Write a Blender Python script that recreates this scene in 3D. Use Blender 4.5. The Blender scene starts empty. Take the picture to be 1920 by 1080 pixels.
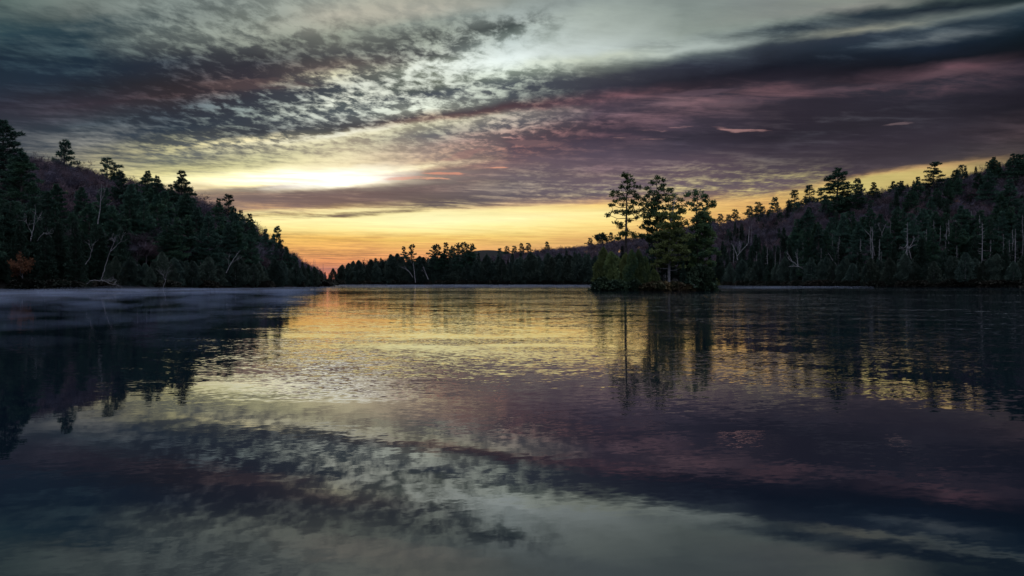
import bpy, math, random
import numpy as np
from mathutils import Vector, noise as mnoise

# ------------------------------------------------------------------ camera, sky, light, exposure
SC = bpy.context.scene
COL = SC.collection
CAM_H = 1.8
F = 1280.0            # focal length in photo pixels (24 mm on a 36 mm frame)
HY = 529.5            # row of the horizon

cam_d = bpy.data.cameras.new('camera')
cam_d.lens = 24.0
cam_d.sensor_width = 36.0
cam_d.clip_start = 0.1
cam_d.clip_end = 9000
cam = bpy.data.objects.new('camera', cam_d)
COL.objects.link(cam)
cam.location = (0, 0, CAM_H)
cam.rotation_euler = (math.radians(90) - math.atan(10.5 / F), 0, 0)
SC.camera = cam

SC.view_settings.view_transform = 'Standard'
SC.view_settings.look = 'None'
SC.view_settings.exposure = 0
SC.view_settings.gamma = 1
SC.render.engine = 'CYCLES'
SC.cycles.max_bounces = 5
SC.cycles.diffuse_bounces = 2
SC.cycles.glossy_bounces = 3
SC.cycles.transmission_bounces = 2
SC.cycles.volume_bounces = 0
SC.cycles.transparent_max_bounces = 8
SC.cycles.sample_clamp_indirect = 4.0
SC.cycles.caustics_reflective = False
SC.cycles.caustics_refractive = False


def lin(h):
    if isinstance(h, str):
        c = [int(h[i:i + 2], 16) / 255 for i in (0, 2, 4)]
    else:
        c = [v / 255 for v in h]
    return tuple(v / 12.92 if v <= 0.04045 else ((v + 0.055) / 1.055) ** 2.4 for v in c)


class NT:
    """small node-tree helper"""
    def __init__(self, tree):
        self.t = tree
        tree.nodes.clear()

    def n(self, typ, **kw):
        nd = self.t.nodes.new(typ)
        for k, v in kw.items():
            setattr(nd, k, v)
        return nd

    def l(self, a, b):
        self.t.links.new(a, b)

    def put(self, sock, v):
        if hasattr(v, 'is_linked') or hasattr(v, 'links'):
            self.l(v, sock)
        else:
            sock.default_value = v

    def m(self, op, a, b=0.0, c=None, clamp=False):
        nd = self.n('ShaderNodeMath', operation=op, use_clamp=clamp)
        self.put(nd.inputs[0], a)
        self.put(nd.inputs[1], b)
        if c is not None:
            self.put(nd.inputs[2], c)
        return nd.outputs[0]

    def ma(self, a, k, b):
        return self.m('MULTIPLY_ADD', a, k, b)

    def xyz(self, x, y, z):
        nd = self.n('ShaderNodeCombineXYZ')
        for s, v in zip(nd.inputs, (x, y, z)):
            self.put(s, v)
        return nd.outputs[0]

    def sep(self, v):
        nd = self.n('ShaderNodeSeparateXYZ')
        self.l(v, nd.inputs[0])
        return nd.outputs

    def noise(self, vec, scale, detail=4, rough=0.55, dist=0.0, out='Fac'):
        nd = self.n('ShaderNodeTexNoise')
        self.l(vec, nd.inputs['Vector'])
        nd.inputs['Scale'].default_value = scale
        nd.inputs['Detail'].default_value = detail
        nd.inputs['Roughness'].default_value = rough
        nd.inputs['Distortion'].default_value = dist
        return nd.outputs[out]

    def mapr(self, v, a, b, c, d, typ='SMOOTHSTEP'):
        nd = self.n('ShaderNodeMapRange', interpolation_type=typ)
        self.put(nd.inputs[0], v)
        for i, q in enumerate((a, b, c, d)):
            nd.inputs[1 + i].default_value = q
        return nd.outputs[0]

    def mix(self, f, a, b, typ='MIX'):
        nd = self.n('ShaderNodeMix', data_type='RGBA', blend_type=typ, clamp_factor=True)
        self.put(nd.inputs['Factor'], f)
        for s, v in ((nd.inputs[6], a), (nd.inputs[7], b)):
            if isinstance(v, (tuple, list)):
                s.default_value = (*v[:3], 1)
            else:
                self.l(v, s)
        return nd.outputs[2]

    def ramp(self, v, stops, interp='LINEAR'):
        nd = self.n('ShaderNodeValToRGB')
        cr = nd.color_ramp
        cr.interpolation = interp
        stops = sorted(stops, key=lambda s: s[0])
        while len(cr.elements) < len(stops):
            cr.elements.new(0.5)
        for e, (p, c) in zip(cr.elements, stops):
            e.position = min(1, max(0, p))
        for e, (p, c) in zip(cr.elements, stops):
            e.color = c if len(c) == 4 else (*c, 1)
        self.put(nd.inputs[0], v)
        return nd.outputs


# Sky: bearing (column) and height (row) of the clouds over the far shore.  light colour / dark colour / cover, %
SKY = {
 0: "0 5a6e6a 3c4c4e 40|60 4a605f 24404a 60|110 3c5660 14293a 80|160 30475a 1a2a3a 80|200 3a3a4a 252634 80|240 4a4e5c 2a3340 70|290 7a7a78 384450 65|330 8a8678 404850 60|400 a09870 585850 50|450 b09a60 706050 40|530 b07050 805040 40",
 160: "0 78857f 566260 45|30 707a76 485554 50|50 5a6868 28404a 70|90 4a6066 18303e 70|130 3c545e 14283a 85|170 2c3c4a 1b222e 90|200 4a4250 2e2a36 80|235 54606a 283642 65|270 90908a 36424e 60|300 b0a888 4c5458 60|330 e0d090 707060 40|400 e0c080 806850 40|450 d0a060 906848 40|530 d07850 905040 40",
 320: "0 8e9c96 66706e 45|40 8a9690 525e5e 55|70 98a49a 5c6664 45|95 78847e 40484c 70|120 54606a 222c3a 85|155 4c4850 26262e 90|180 5c4c50 2e282e 85|210 5c6c78 262c38 80|245 4c5860 1e3040 90|262 a0a080 40484c 65|280 d0c890 50585c 62|300 b0b088 5c6464 60|322 d8d08c 747460 50|338 f8f0b0 b0a880 20|350 e0c890 a09070 50|380 c8a080 806860 80|410 f0d890 a09068 30|450 f0c060 b08850 30|530 e08050 a05840 40",
 480: "0 98a29a 747e7a 40|40 a0aaa0 788078 38|62 a8b0a2 6c746e 38|90 8c9488 44484c 62|120 60646a 2e303a 80|155 78605c 34303a 80|185 90a0a0 2e3440 72|220 9aa8a0 323c48 70|250 6c7478 343c46 88|261 fff0b8 6c7068 35|268 e0d8b0 6c6c64 50|300 d0cc98 74746a 50|318 f8f0b0 a09c78 25|333 ffffe0 f0e8b0 5|346 fff0b0 d8c890 20|352 a89078 685a56 85|375 a08070 705f5e 85|392 d8a870 8a7068 60|399 f8e8a0 8a7068 20|404 f8e090 5c504a 75|410 fff0a8 c0a870 10|430 fce58c d8b868 20|445 f0bc54 a88850 40|460 f0b850 c89048 40|480 f0a058 b07850 40|500 e88850 a06858 40|520 e07860 a05858 40",
 640: "0 a8aea0 8c928a 30|30 c0bcaa a8a698 30|65 98a090 6c7068 55|100 84887e 4a4c4e 85|120 8c8074 5a5250 80|134 e0dcb8 5c5a58 50|160 d8dccc 404850 62|190 f0f4e0 4c5658 55|215 e0e8d8 505a60 58|238 a0a4a0 44484e 88|246 c0c0b0 505050 60|252 fffce4 b8b090 5|259 f0e8c0 b0a888 30|268 d8d0a8 a09480 50|310 f8e8b8 d0c098 30|322 ffffe8 f8f0d0 0|342 ffffff ffffff 0|349 ffffe8 d0c0a0 10|355 c0a890 6c5858 90|380 9c7868 745f5c 88|389 f0d090 9c8060 50|397 fff4b0 d0b070 10|401 f8e8a0 604c4a 60|405 f8e8a0 54484a 85|410 fff4ac f4dc90 5|430 ffea94 f8d878 20|445 f4c050 c89848 40|465 f4b450 d09050 40|477 e8a050 a07048 60|490 f09850 c07850 40|504 c07860 90605c 60|520 ec8460 c86c54 40",
 800: "0 a8a898 96988c 30|25 b8b4a4 a4a498 40|45 a0aa9e 7c8680 40|70 a0aa9c 545a58 70|100 c0c8ba 484c4e 75|125 e4ece0 7c8476 38|155 dce4d4 687064 50|175 d8dfd0 444c56 66|205 e8f0dc 84887c 35|221 b8a890 50484c 88|227 c0a890 6c5450 70|235 e8e4c0 a09c84 30|255 a8a898 646468 72|275 c0a898 8c7c74 60|300 e0c098 968278 60|312 fff0c0 a89078 45|322 d0a080 786060 80|345 a08078 645458 88|370 907a70 6a5c5a 85|388 e8d090 5c5254 80|394 f8e098 706054 60|399 fff4b0 e0c880 0|415 fff8b8 fcec9c 5|430 fff0a0 fce48c 20|445 f4cc60 e0a850 40|465 f0b458 d89850 40|480 f0a058 c88050 40|520 e08058 b06850 40",
 960: "0 8c9690 889088 30|25 a0aca8 8c9894 30|42 a8b4b0 606a68 55|51 b0bcb6 444e4e 80|62 bccac4 5c6864 58|85 c4d2ce 8c9a94 30|115 e4f0ec b0bcb4 12|140 dce8d8 7c887c 38|165 c0ccbc 48505a 62|190 949c94 484e54 75|204 8c6c64 44323a 95|210 907068 503e44 90|218 b8b0a0 74706c 50|235 c8b8a8 5c5a60 62|260 c08880 5c4c54 70|285 b87c70 5c4c58 80|310 a08078 6c5860 80|335 c0b098 645860 75|355 b0a090 605860 80|372 c0a890 5c545c 85|386 e0b880 907464 60|392 fce898 e8c880 5|410 fff2ac fcec9c 15|430 ffea90 f8dc7c 30|445 f0c860 d8a858 40|460 e8b05c d0a058 40|480 e8985c d08850 40|520 d88058 b06850 40",
 1120: "0 84908e 808a88 30|30 a0aca4 8c9894 30|60 b0bcb4 a8b4ac 30|100 c0ccc8 b4c0ba 20|112 c4ccb8 a0aca0 30|125 a0a89a 6c746c 55|145 707470 3c3e48 80|165 50505c 333340 92|185 8c5c64 4c3c48 70|210 786470 443a48 70|235 8c6870 403644 72|262 684c58 3c3444 80|290 786068 544858 80|320 94787c 685660 72|350 c0b090 6c5c66 75|365 b8a88c 5c5460 80|376 d09c68 90706a 65|382 f0c870 c8945c 30|388 f8d478 e8c070 10|400 ffee9c fce48c 20|425 fcdc7c f0c468 30|445 e8b860 d8a058 40|520 d88858 b07050 40",
 1280: "0 7c8884 788380 30|30 84908a 707c78 30|65 8c9890 84908a 20|80 94a09a 4c5654 60|95 a8b4ae 94a09c 30|108 6c7874 48525a 75|125 444e5a 2c303e 92|150 2c2c3c 20202c 100|168 604850 302833 80|182 806066 3a3442 62|215 80606a 3c3440 72|240 584858 383240 80|260 484252 302c3a 88|285 5c5060 443c4c 80|310 9c8880 5c4c58 75|340 d8c890 685660 76|360 f0dc90 645860 76|372 c89c68 78605c 80|380 e8b468 a88058 40|390 f0c068 e0a858 20|400 f0c868 d8a058 40|430 e8b058 c89050 40|520 d88858 b07050 40",
 1440: "0 7c8480 70787a 30|30 848a84 7c8480 30|42 8c9890 5c6664 42|55 6c7c80 28343e 78|75 7c8884 3c464c 66|90 3c4856 2a323e 88|125 1c2030 141622 100|150 2c2834 24202c 100|168 6c4c54 34303c 60|185 785860 3a3442 70|200 4c4048 302a36 80|240 484048 28222e 88|260 34303c 26222e 90|290 544c58 3c3440 80|320 84786c 4c424c 75|350 e8d880 685860 74|362 d0b870 74605c 70|370 e8b860 b08858 40|390 e0a850 c89048 40|520 c88050 a06848 40",
 1600: "0 8c9488 7c8480 30|13 90928a 787c78 30|24 3c484e 202e3a 75|45 50585a 2c3842 60|54 8c8c7c 6c7068 30|65 3c4856 26303e 85|85 50606c 1e2a38 85|105 2c3644 141c28 92|130 1c2030 14141e 100|155 3c303a 2c242e 80|167 7c545c 30303c 66|185 403844 2a2632 80|235 5c5c66 28242e 88|270 3c3440 302a36 80|300 4c444c 3a323c 80|326 544850 443a44 80|332 d0a060 685048 50|338 c8b868 b0a058 20|350 c8b868 b0a058 20|520 c08050 a06848 40",
 1760: "0 50605c 28343a 70|15 2c3c48 141e2a 85|36 788078 5c686a 40|50 50606a 24323e 80|70 70787a 3c4852 60|85 203240 142030 85|110 161c28 10141e 100|132 74505a 54404a 50|150 5c4a54 2c2834 75|165 70505a 30303c 70|190 302e3a 24222e 80|260 3c3640 302a34 80|290 4c444c 3c363e 80|302 5c4c48 443c40 70|308 c89c60 a08050 20|320 c0a860 a89850 20|520 b07848 906040 40",
 1920: "0 283838 1c2a30 70|11 606c6c 485458 50|25 3c5058 243440 75|45 1c3040 10222e 85|80 121a22 0a121a 100|110 181822 12121a 100|125 443640 2e2632 60|150 302c38 24202c 80|200 22202a 1c1a24 80|250 4c3e44 30282e 60|285 4c4446 3a3438 60|310 806a50 585048 50|520 906848 705038 40",
}


def build_world():
    w = bpy.data.worlds.new('World')
    SC.world = w
    w.use_nodes = True
    T = NT(w.node_tree)
    geo = T.n('ShaderNodeTexCoord')
    x, y, z = T.sep(geo.outputs['Generated'])
    z = T.m('ABSOLUTE', z)
    yy = T.m('MAXIMUM', y, 0.33)
    s = T.m('DIVIDE', x, yy)
    t = T.m('DIVIDE', z, yy)
    # cloud-deck coordinates (a flat deck seen in perspective)
    tt = T.m('ADD', t, 0.07)
    u = T.m('DIVIDE', s, tt)
    v = T.m('DIVIDE', 0.8, tt)
    deck = T.xyz(u, v, 0.0)
    # rotate the deck so that its rolls run along the bands
    rot = T.xyz(T.ma(v, 0.35, u), T.ma(u, -0.35, v), 0.0)
    band = T.xyz(T.m('MULTIPLY', T.ma(v, 0.12, u), 0.28), T.ma(u, -0.12, v), 3.7)
    warp = T.noise(rot, 1.6, 3, 0.6, out='Color')
    wx, wy, _ = T.sep(warp)
    warp2 = T.noise(rot, 7.0, 3, 0.6, out='Color')
    w2x, w2y, _ = T.sep(warp2)
    px = T.ma(s, F, 960.0)
    py = T.m('SUBTRACT', HY, T.m('MULTIPLY', t, F))
    # jitter fades out towards the horizon
    fade = T.mapr(py, 100.0, 400.0, 1.0, 0.22, 'LINEAR')
    px = T.ma(T.m('MULTIPLY', T.m('SUBTRACT', wx, 0.5), fade), 150.0, px)
    py = T.ma(T.m('MULTIPLY', T.m('SUBTRACT', wy, 0.5), fade), 34.0, py)
    py = T.ma(T.m('MULTIPLY', T.m('SUBTRACT', w2y, 0.5), fade), 16.0, py)
    px = T.ma(T.m('MULTIPLY', T.m('SUBTRACT', w2x, 0.5), fade), 50.0, px)
    # bands climb to the right
    wt = T.mapr(py, 330.0, 470.0, 0.12, 0.0, 'LINEAR')
    vv = T.m('ADD', py, T.m('MULTIPLY', T.m('SUBTRACT', px, 960.0), wt))

    def V(X, Y):
        k = 0.12 * (1 - min(1, max(0, (Y - 330) / 140)))
        return Y + (X - 960) * k
    fac = T.ma(vv, 1 / 900.0, 150 / 900.0)
    cols = sorted(SKY)
    Ls, Ds, Cs = [], [], []
    for X in cols:
        a, b = [], []
        for e in SKY[X].split('|'):
            yv, L, D, c = e.split()
            p = (V(X, float(yv)) + 150) / 900
            a.append((p, (*lin(L), 1)))
            b.append((p, (*lin(D), float(c) / 100)))
        Ls.append(T.ramp(fac, a)[0])
        rd = T.ramp(fac, b)
        Ds.append(rd[0])
        Cs.append(rd[1])
    L, D, C = Ls[0], Ds[0], Cs[0]
    for i in range(1, len(cols)):
        f = T.mapr(px, cols[i - 1], cols[i], 0, 1, 'LINEAR')
        L = T.mix(f, L, Ls[i])
        D = T.mix(f, D, Ds[i])
        C = T.m('ADD', T.m('MULTIPLY', C, T.m('SUBTRACT', 1.0, f)), T.m('MULTIPLY', Cs[i], f))
    # cloud detail: small heaped cells (left and centre) against long streaks (right and low down)
    cell = T.m('ADD', T.m('MULTIPLY', T.noise(rot, 15.0, 5, 0.62, 0.25), 0.64), T.m('MULTIPLY', T.noise(rot, 5.0, 3, 0.5, 0.2), 0.38))
    strk = T.noise(band, 9.0, 7, 0.62, 0.3)
    cellmask = T.m('MULTIPLY', T.mapr(px, 950.0, 1250.0, 1.0, 0.15), T.mapr(py, 250.0, 340.0, 1.0, 0.25))
    cellmask = T.m('MULTIPLY', cellmask, T.mapr(px, 60.0, 420.0, 0.35, 1.0))
    # broken small gaps on the underside of the right-hand bank
    low = T.m('MULTIPLY', T.mapr(py, 270.0, 320.0, 0.0, 0.55), T.mapr(py, 372.0, 392.0, 1.0, 0.0))
    low = T.m('MULTIPLY', low, T.mapr(px, 850.0, 1020.0, 0.0, 1.0))
    cellmask = T.m('MAXIMUM', cellmask, low)
    nz = T.m('ADD', T.m('MULTIPLY', cell, cellmask), T.m('MULTIPLY', strk, T.m('SUBTRACT', 1.0, cellmask)))
    amp = T.ma(cellmask, 2.7, 2.6)
    dens = T.m('ADD', C, T.m('MULTIPLY', T.m('SUBTRACT', nz, 0.5), T.m('MULTIPLY', amp, T.mapr(C, 0.05, 0.42, 0.22, 1.0))))
    dens = T.mapr(dens, 0.0, 1.0, 0.0, 1.0, 'SMOOTHSTEP')
    col = T.mix(dens, L, D)
    # soft brightness variation within the cloud
    vary = T.noise(band, 3.0, 7, 0.68, 0.3)
    g = T.m('ADD', T.mapr(vary, 0.3, 0.7, -0.17, 0.17, 'LINEAR'), 1.06)
    col2 = T.n('ShaderNodeVectorMath', operation='SCALE')
    T.l(col, col2.inputs[0])
    T.l(g, col2.inputs['Scale'])
    col = col2.outputs[0]
    # the break in the cloud the light comes through
    gx = T.m('MULTIPLY', T.m('SUBTRACT', px, 560.0), 1 / 200.0)
    gy = T.m('MULTIPLY', T.m('SUBTRACT', T.ma(px, 0.03, py), 336.0 + 17.0), 1 / 19.0)
    ge = T.m('EXPONENT', T.m('MULTIPLY', T.m('ADD', T.m('POWER', gx, 2.0), T.m('POWER', T.m('ABSOLUTE', gy), 3.0)), -1.0))
    ge = T.m('MULTIPLY', ge, T.mapr(strk, 0.36, 0.60, 0.0, 1.15, 'LINEAR'))
    glow = T.mix(T.m('MULTIPLY', ge, 0.9), (0, 0, 0), (0.75, 0.70, 0.46))
    col = T.mix(1.0, col, glow, 'ADD')
    # lit streaks of low cloud: x, y, half width, half height, slope, colour, strength
    for (bx, by, bw, bh, sl, hexc, st) in (
            (1190, 261, 62, 3.8, 0.0, 'a07876', .75), (1388, 241, 58, 4.2, 0.03, 'a87c7a', .75),
            (1250, 243, 60, 3.5, -.05, '9a7478', .6), (1345, 197, 80, 14, 0.0, '7a6068', .35),
            (932, 315, 46, 3.2, .03, 'e89c78', .8), (832, 325, 40, 3.4, .02, 'e09070', .75),
            (812, 335, 26, 2.8, .02, 'f0a880', .75), (760, 333, 40, 4, -.03, 'e89878', .6),
            (870, 290, 40, 8, -.3, 'a87870', .4), (1000, 268, 70, 8, .1, '8c6868', .4),
            (1290, 176, 90, 6, -.07, '6c5460', .4), (1770, 136, 110, 9, -.12, '644c54', .35),
            (1560, 172, 110, 6, -.16, '624c56', .35), (1685, 232, 36, 3, -.05, '7c666a', .5),
            (480, 157, 110, 12, -.03, '6c5654', .3)):
        dx = T.m('SUBTRACT', px, float(bx))
        dy = T.m('SUBTRACT', T.m('SUBTRACT', py, float(by)), T.m('MULTIPLY', dx, float(sl)))
        a = T.m('POWER', T.m('MULTIPLY', dx, 1.0 / bw), 2.0)
        b = T.m('POWER', T.m('ABSOLUTE', T.m('MULTIPLY', dy, 1.0 / bh)), 2.0)
        e = T.m('EXPONENT', T.m('MULTIPLY', T.m('ADD', a, b), -1.0))
        e = T.m('MULTIPLY', e, T.mapr(strk, 0.38, 0.60, 0.15, 1.35, 'LINEAR'))
        e = T.mapr(e, 0.25, 0.75, 0.0, st)
        col = T.mix(e, col, lin(hexc))
    hs = T.n('ShaderNodeHueSaturation')
    T.l(T.mapr(py, 350.0, 405.0, 0.92, 0.93), hs.inputs['Saturation'])
    T.l(col, hs.inputs['Color'])
    col = hs.outputs[0]
    # overhead and behind the viewer: unseen grey-blue cloud, brightened to light the trees
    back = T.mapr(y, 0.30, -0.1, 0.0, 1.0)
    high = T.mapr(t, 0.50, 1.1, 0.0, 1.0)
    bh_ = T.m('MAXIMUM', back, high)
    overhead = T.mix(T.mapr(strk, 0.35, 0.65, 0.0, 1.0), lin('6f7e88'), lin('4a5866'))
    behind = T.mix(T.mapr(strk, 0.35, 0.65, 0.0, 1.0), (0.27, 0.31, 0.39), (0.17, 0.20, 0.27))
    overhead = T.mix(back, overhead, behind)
    zen = T.mix(T.mapr(strk, 0.35, 0.65, 0.0, 1.0), (1.35, 1.5, 1.75), (1.0, 1.1, 1.35))  # zenith raised well above the visible sky as fill for the crowns
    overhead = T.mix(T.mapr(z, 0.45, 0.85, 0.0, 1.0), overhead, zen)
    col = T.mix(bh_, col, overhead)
    # the physical sky behind the deck, with the sun just under the cloud bank
    sky = T.n('ShaderNodeTexSky', sky_type='NISHITA', sun_disc=False)
    sky.sun_elevation = SUN_EL
    sky.sun_rotation = SUN_AZ
    bg1 = T.n('ShaderNodeBackground')
    T.l(sky.outputs[0], bg1.inputs[0])
    bg1.inputs[1].default_value = 0.05
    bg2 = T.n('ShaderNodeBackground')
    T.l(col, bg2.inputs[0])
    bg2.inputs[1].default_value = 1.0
    mx = T.n('ShaderNodeMixShader')
    mx.inputs[0].default_value = 0.97
    T.l(bg1.outputs[0], mx.inputs[1])
    T.l(bg2.outputs[0], mx.inputs[2])
    out = T.n('ShaderNodeOutputWorld')
    T.l(mx.outputs[0], out.inputs[0])
    w.cycles.sampling_method = 'MANUAL'
    w.cycles.sample_map_resolution = 512


SUN_AZ = math.radians(-17.0)
SUN_EL = math.radians(1.5)
build_world()

# ------------------------------------------------------------------ helpers
def tag(o, label=None, cat=None, group=None, kind=None):
    if label: o['label'] = label
    if cat: o['category'] = cat
    if group: o['group'] = group
    if kind: o['kind'] = kind
    return o


def W(px, py, Y):
    return np.array([(px - 960) / F * Y, Y, CAM_H + (HY - py) / F * Y])


class Geo:
    def __init__(self):
        self.v, self.f, self.n = [], [], 0

    def tris(self, P):                      # (n,3,3)
        P = np.asarray(P, float)
        k = len(P)
        self.v.append(P.reshape(-1, 3))
        self.f.append((np.arange(k * 3).reshape(-1, 3) + self.n, 3))
        self.n += k * 3

    def mesh(self, verts, faces):
        verts = np.asarray(verts, float)
        faces = np.asarray(faces, int)
        self.v.append(verts)
        self.f.append((faces + self.n, faces.shape[1]))
        self.n += len(verts)

    def tube(self, pts, rad, sides=5):
        pts = np.asarray(pts, float)
        n = len(pts)
        T_ = np.gradient(pts, axis=0)
        T_ /= np.linalg.norm(T_, axis=1)[:, None] + 1e-9
        ref = np.array([0, 0, 1.0]) if abs(T_[0, 2]) < 0.9 else np.array([1.0, 0, 0])
        a = np.cross(T_, ref)
        a /= np.linalg.norm(a, axis=1)[:, None] + 1e-9
        b = np.cross(T_, a)
        ang = np.arange(sides) / sides * 2 * math.pi
        rad = np.asarray(rad, float)
        V_ = pts[:, None, :] + rad[:, None, None] * (np.cos(ang)[None, :, None] * a[:, None, :] + np.sin(ang)[None, :, None] * b[:, None, :])
        V_ = V_.reshape(-1, 3)
        q = []
        for i in range(n - 1):
            for j in range(sides):
                k = (j + 1) % sides
                q.append((i * sides + j, i * sides + k, (i + 1) * sides + k, (i + 1) * sides + j))
        self.mesh(V_, q)

    def tufts(self, rng, P, D, size, k=5, width=0.05, spread=0.6):
        P = np.asarray(P, float)
        D = np.asarray(D, float)
        n = len(P)
        if n == 0:
            return
        size = np.broadcast_to(np.asarray(size, float), (n,))
        D = D / (np.linalg.norm(D, axis=1)[:, None] + 1e-9)
        d = D[:, None, :] + rng.normal(0, spread, (n, k, 3))
        d /= np.linalg.norm(d, axis=2)[:, :, None] + 1e-9
        r = rng.normal(0, 1, (n, k, 3))
        s = np.cross(d, r)
        s /= np.linalg.norm(s, axis=2)[:, :, None] + 1e-9
        L = size[:, None, None] * rng.uniform(.7, 1.2, (n, k, 1))
        base = P[:, None, :] + rng.normal(0, .12, (n, k, 3)) * size[:, None, None]
        wv = s * width
        tri = np.stack([base - wv, base + wv, base + d * L], axis=2)
        self.tris(tri.reshape(-1, 3, 3))

    def data(self, name, mat, smooth=False):
        me = bpy.data.meshes.new(name)
        V_ = np.concatenate(self.v)
        me.vertices.add(len(V_))
        me.vertices.foreach_set('co', V_.astype(np.float32).ravel())
        loops = np.concatenate([f.ravel() for f, k in self.f])
        tot = np.concatenate([np.full(len(f), k) for f, k in self.f])
        st = np.concatenate([[0], np.cumsum(tot)[:-1]])
        me.loops.add(len(loops))
        me.loops.foreach_set('vertex_index', loops.astype(np.int32))
        me.polygons.add(len(tot))
        me.polygons.foreach_set('loop_start', st.astype(np.int32))
        me.polygons.foreach_set('loop_total', tot.astype(np.int32))
        if smooth:
            me.polygons.foreach_set('use_smooth', np.ones(len(tot), bool))
        me.update(calc_edges=True)
        me.materials.append(mat)
        return me


def link(name, me, parent=None, loc=None):
    o = bpy.data.objects.new(name, me)
    COL.objects.link(o)
    if parent: o.parent = parent
    if loc is not None: o.location = loc
    return o


def bsdf_mat(name, rough=0.9, spec=0.2):
    m = bpy.data.materials.new(name)
    m.use_nodes = True
    T = NT(m.node_tree)
    b = T.n('ShaderNodeBsdfPrincipled')
    b.inputs['Roughness'].default_value = rough
    b.inputs['Specular IOR Level'].default_value = spec
    out = T.n('ShaderNodeOutputMaterial')
    T.l(b.outputs[0], out.inputs[0])
    return m, T, b


def leafy(name, c1, c2, c3=None, rough=0.8, trans=0.0, scale=0.35, lo=0.65, hi=1.35):
    """foliage or bark: clumpy variation in the thing's own space and a tint of its own per tree"""
    m, T, b = bsdf_mat(name, rough, 0.15)
    tc = T.n('ShaderNodeTexCoord')
    oi = T.n('ShaderNodeObjectInfo')
    off = T.n('ShaderNodeVectorMath', operation='ADD')
    T.l(tc.outputs['Object'], off.inputs[0])
    r20 = T.m('MULTIPLY', oi.outputs['Random'], 40.0)
    T.l(T.xyz(r20, r20, r20), off.inputs[1])
    nz = T.noise(off.outputs[0], scale, 3, 0.6)
    col = T.mix(T.mapr(nz, 0.35, 0.65, 0, 1), c1, c2)
    if c3:
        col = T.mix(T.mapr(oi.outputs['Random'], 0.3, 1.0, 0, 0.8, 'LINEAR'), col, c3)
    g = T.n('ShaderNodeVectorMath', operation='SCALE')
    T.l(col, g.inputs[0])
    T.l(T.mapr(T.m('FRACT', T.m('MULTIPLY', oi.outputs['Random'], 7.31)), 0, 1, lo, hi, 'LINEAR'), g.inputs['Scale'])
    T.l(g.outputs[0], b.inputs['Base Color'])
    return m


M = {}
M['pine'] = leafy('pine_needles', (0.060, 0.115, 0.070), (0.030, 0.070, 0.052), (0.050, 0.095, 0.078))
M['island'] = leafy('island_needles', (0.115, 0.165, 0.062), (0.060, 0.115, 0.068), (0.150, 0.165, 0.055), scale=0.5)
M['spruce'] = leafy('spruce_needles', (0.026, 0.050, 0.036), (0.036, 0.062, 0.046))
M['cedar'] = leafy('cedar_sprays', (0.075, 0.110, 0.090), (0.048, 0.076, 0.066), (0.080, 0.100, 0.075))
M['twig'] = leafy('bare_twigs', (0.082, 0.068, 0.092), (0.060, 0.056, 0.082), (0.115, 0.070, 0.076), lo=0.45, hi=1.65)
M['bark'] = leafy('dark_bark', (0.060, 0.050, 0.048), (0.090, 0.080, 0.080), scale=2.0)
M['pale'] = leafy('pale_bark', (0.36, 0.34, 0.36), (0.22, 0.21, 0.23), scale=1.5)
M['grey'] = leafy('grey_bark', (0.30, 0.28, 0.30), (0.19, 0.18, 0.20), scale=1.5)
M['rust'] = leafy('rust_leaves', (0.17, 0.075, 0.04), (0.11, 0.055, 0.035), scale=0.6)
M['shrub'] = leafy('shrub_leaves', (0.032, 0.030, 0.024), (0.024, 0.032, 0.024), (0.045, 0.036, 0.028), scale=0.8)
M['islandshrub'] = leafy('island_shrub_leaves', (0.095, 0.068, 0.042), (0.060, 0.062, 0.034), (0.13, 0.09, 0.045), scale=0.8)
M['greenshrub'] = leafy('green_shrub_leaves', (0.055, 0.085, 0.045), (0.035, 0.06, 0.04), scale=0.8)
M['rock'] = leafy('rock', (0.07, 0.066, 0.072), (0.04, 0.04, 0.045), scale=2.5)


# ------------------------------------------------------------------ terrain
def th(px): return math.degrees(math.atan((px - 960) / F))
SH = [(0, 170), (150, 180), (300, 192), (450, 225), (560, 262), (590, 288), (606, 330), (618, 520), (640, 545), (900, 545),
      (1100, 540), (1340, 420), (1420, 370), (1500, 330), (1700, 290), (1920, 265)]
TH = [-180, -130, -90, -60, -45] + [th(p) for p, _ in SH] + [45, 60, 90, 130, 180]
RR = [8, 22, 70, 135, 175] + [Y / math.cos(math.radians(th(p))) for p, Y in SH] + [300, 190, 90, 24, 8]
HP = [(0, 42, 110), (150, 36, 110), (300, 32, 110), (400, 25, 100), (480, 15, 90), (530, 6, 60), (580, 1.5, 60), (620, .8, 60), (820, .8, 120), (900, 10, 260),
      (960, 25, 300), (1100, 34, 300), (1200, 38, 270), (1340, 49, 250), (1460, 44, 180), (1600, 47, 160), (1750, 52, 160), (1850, 58, 170), (1920, 61, 170)]
THH = [-180, -130, -90, -60, -45] + [th(p) for p, _, _ in HP] + [45, 60, 90, 130, 180]
HH = [6, 12, 35, 48, 50] + [h for _, h, _ in HP] + [72, 66, 40, 12, 6]
WW = [60, 60, 90, 110, 110] + [w_ for _, _, w_ in HP] + [170, 150, 110, 60, 60]


def shore_r(t): return float(np.interp(t, TH, RR))


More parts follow.
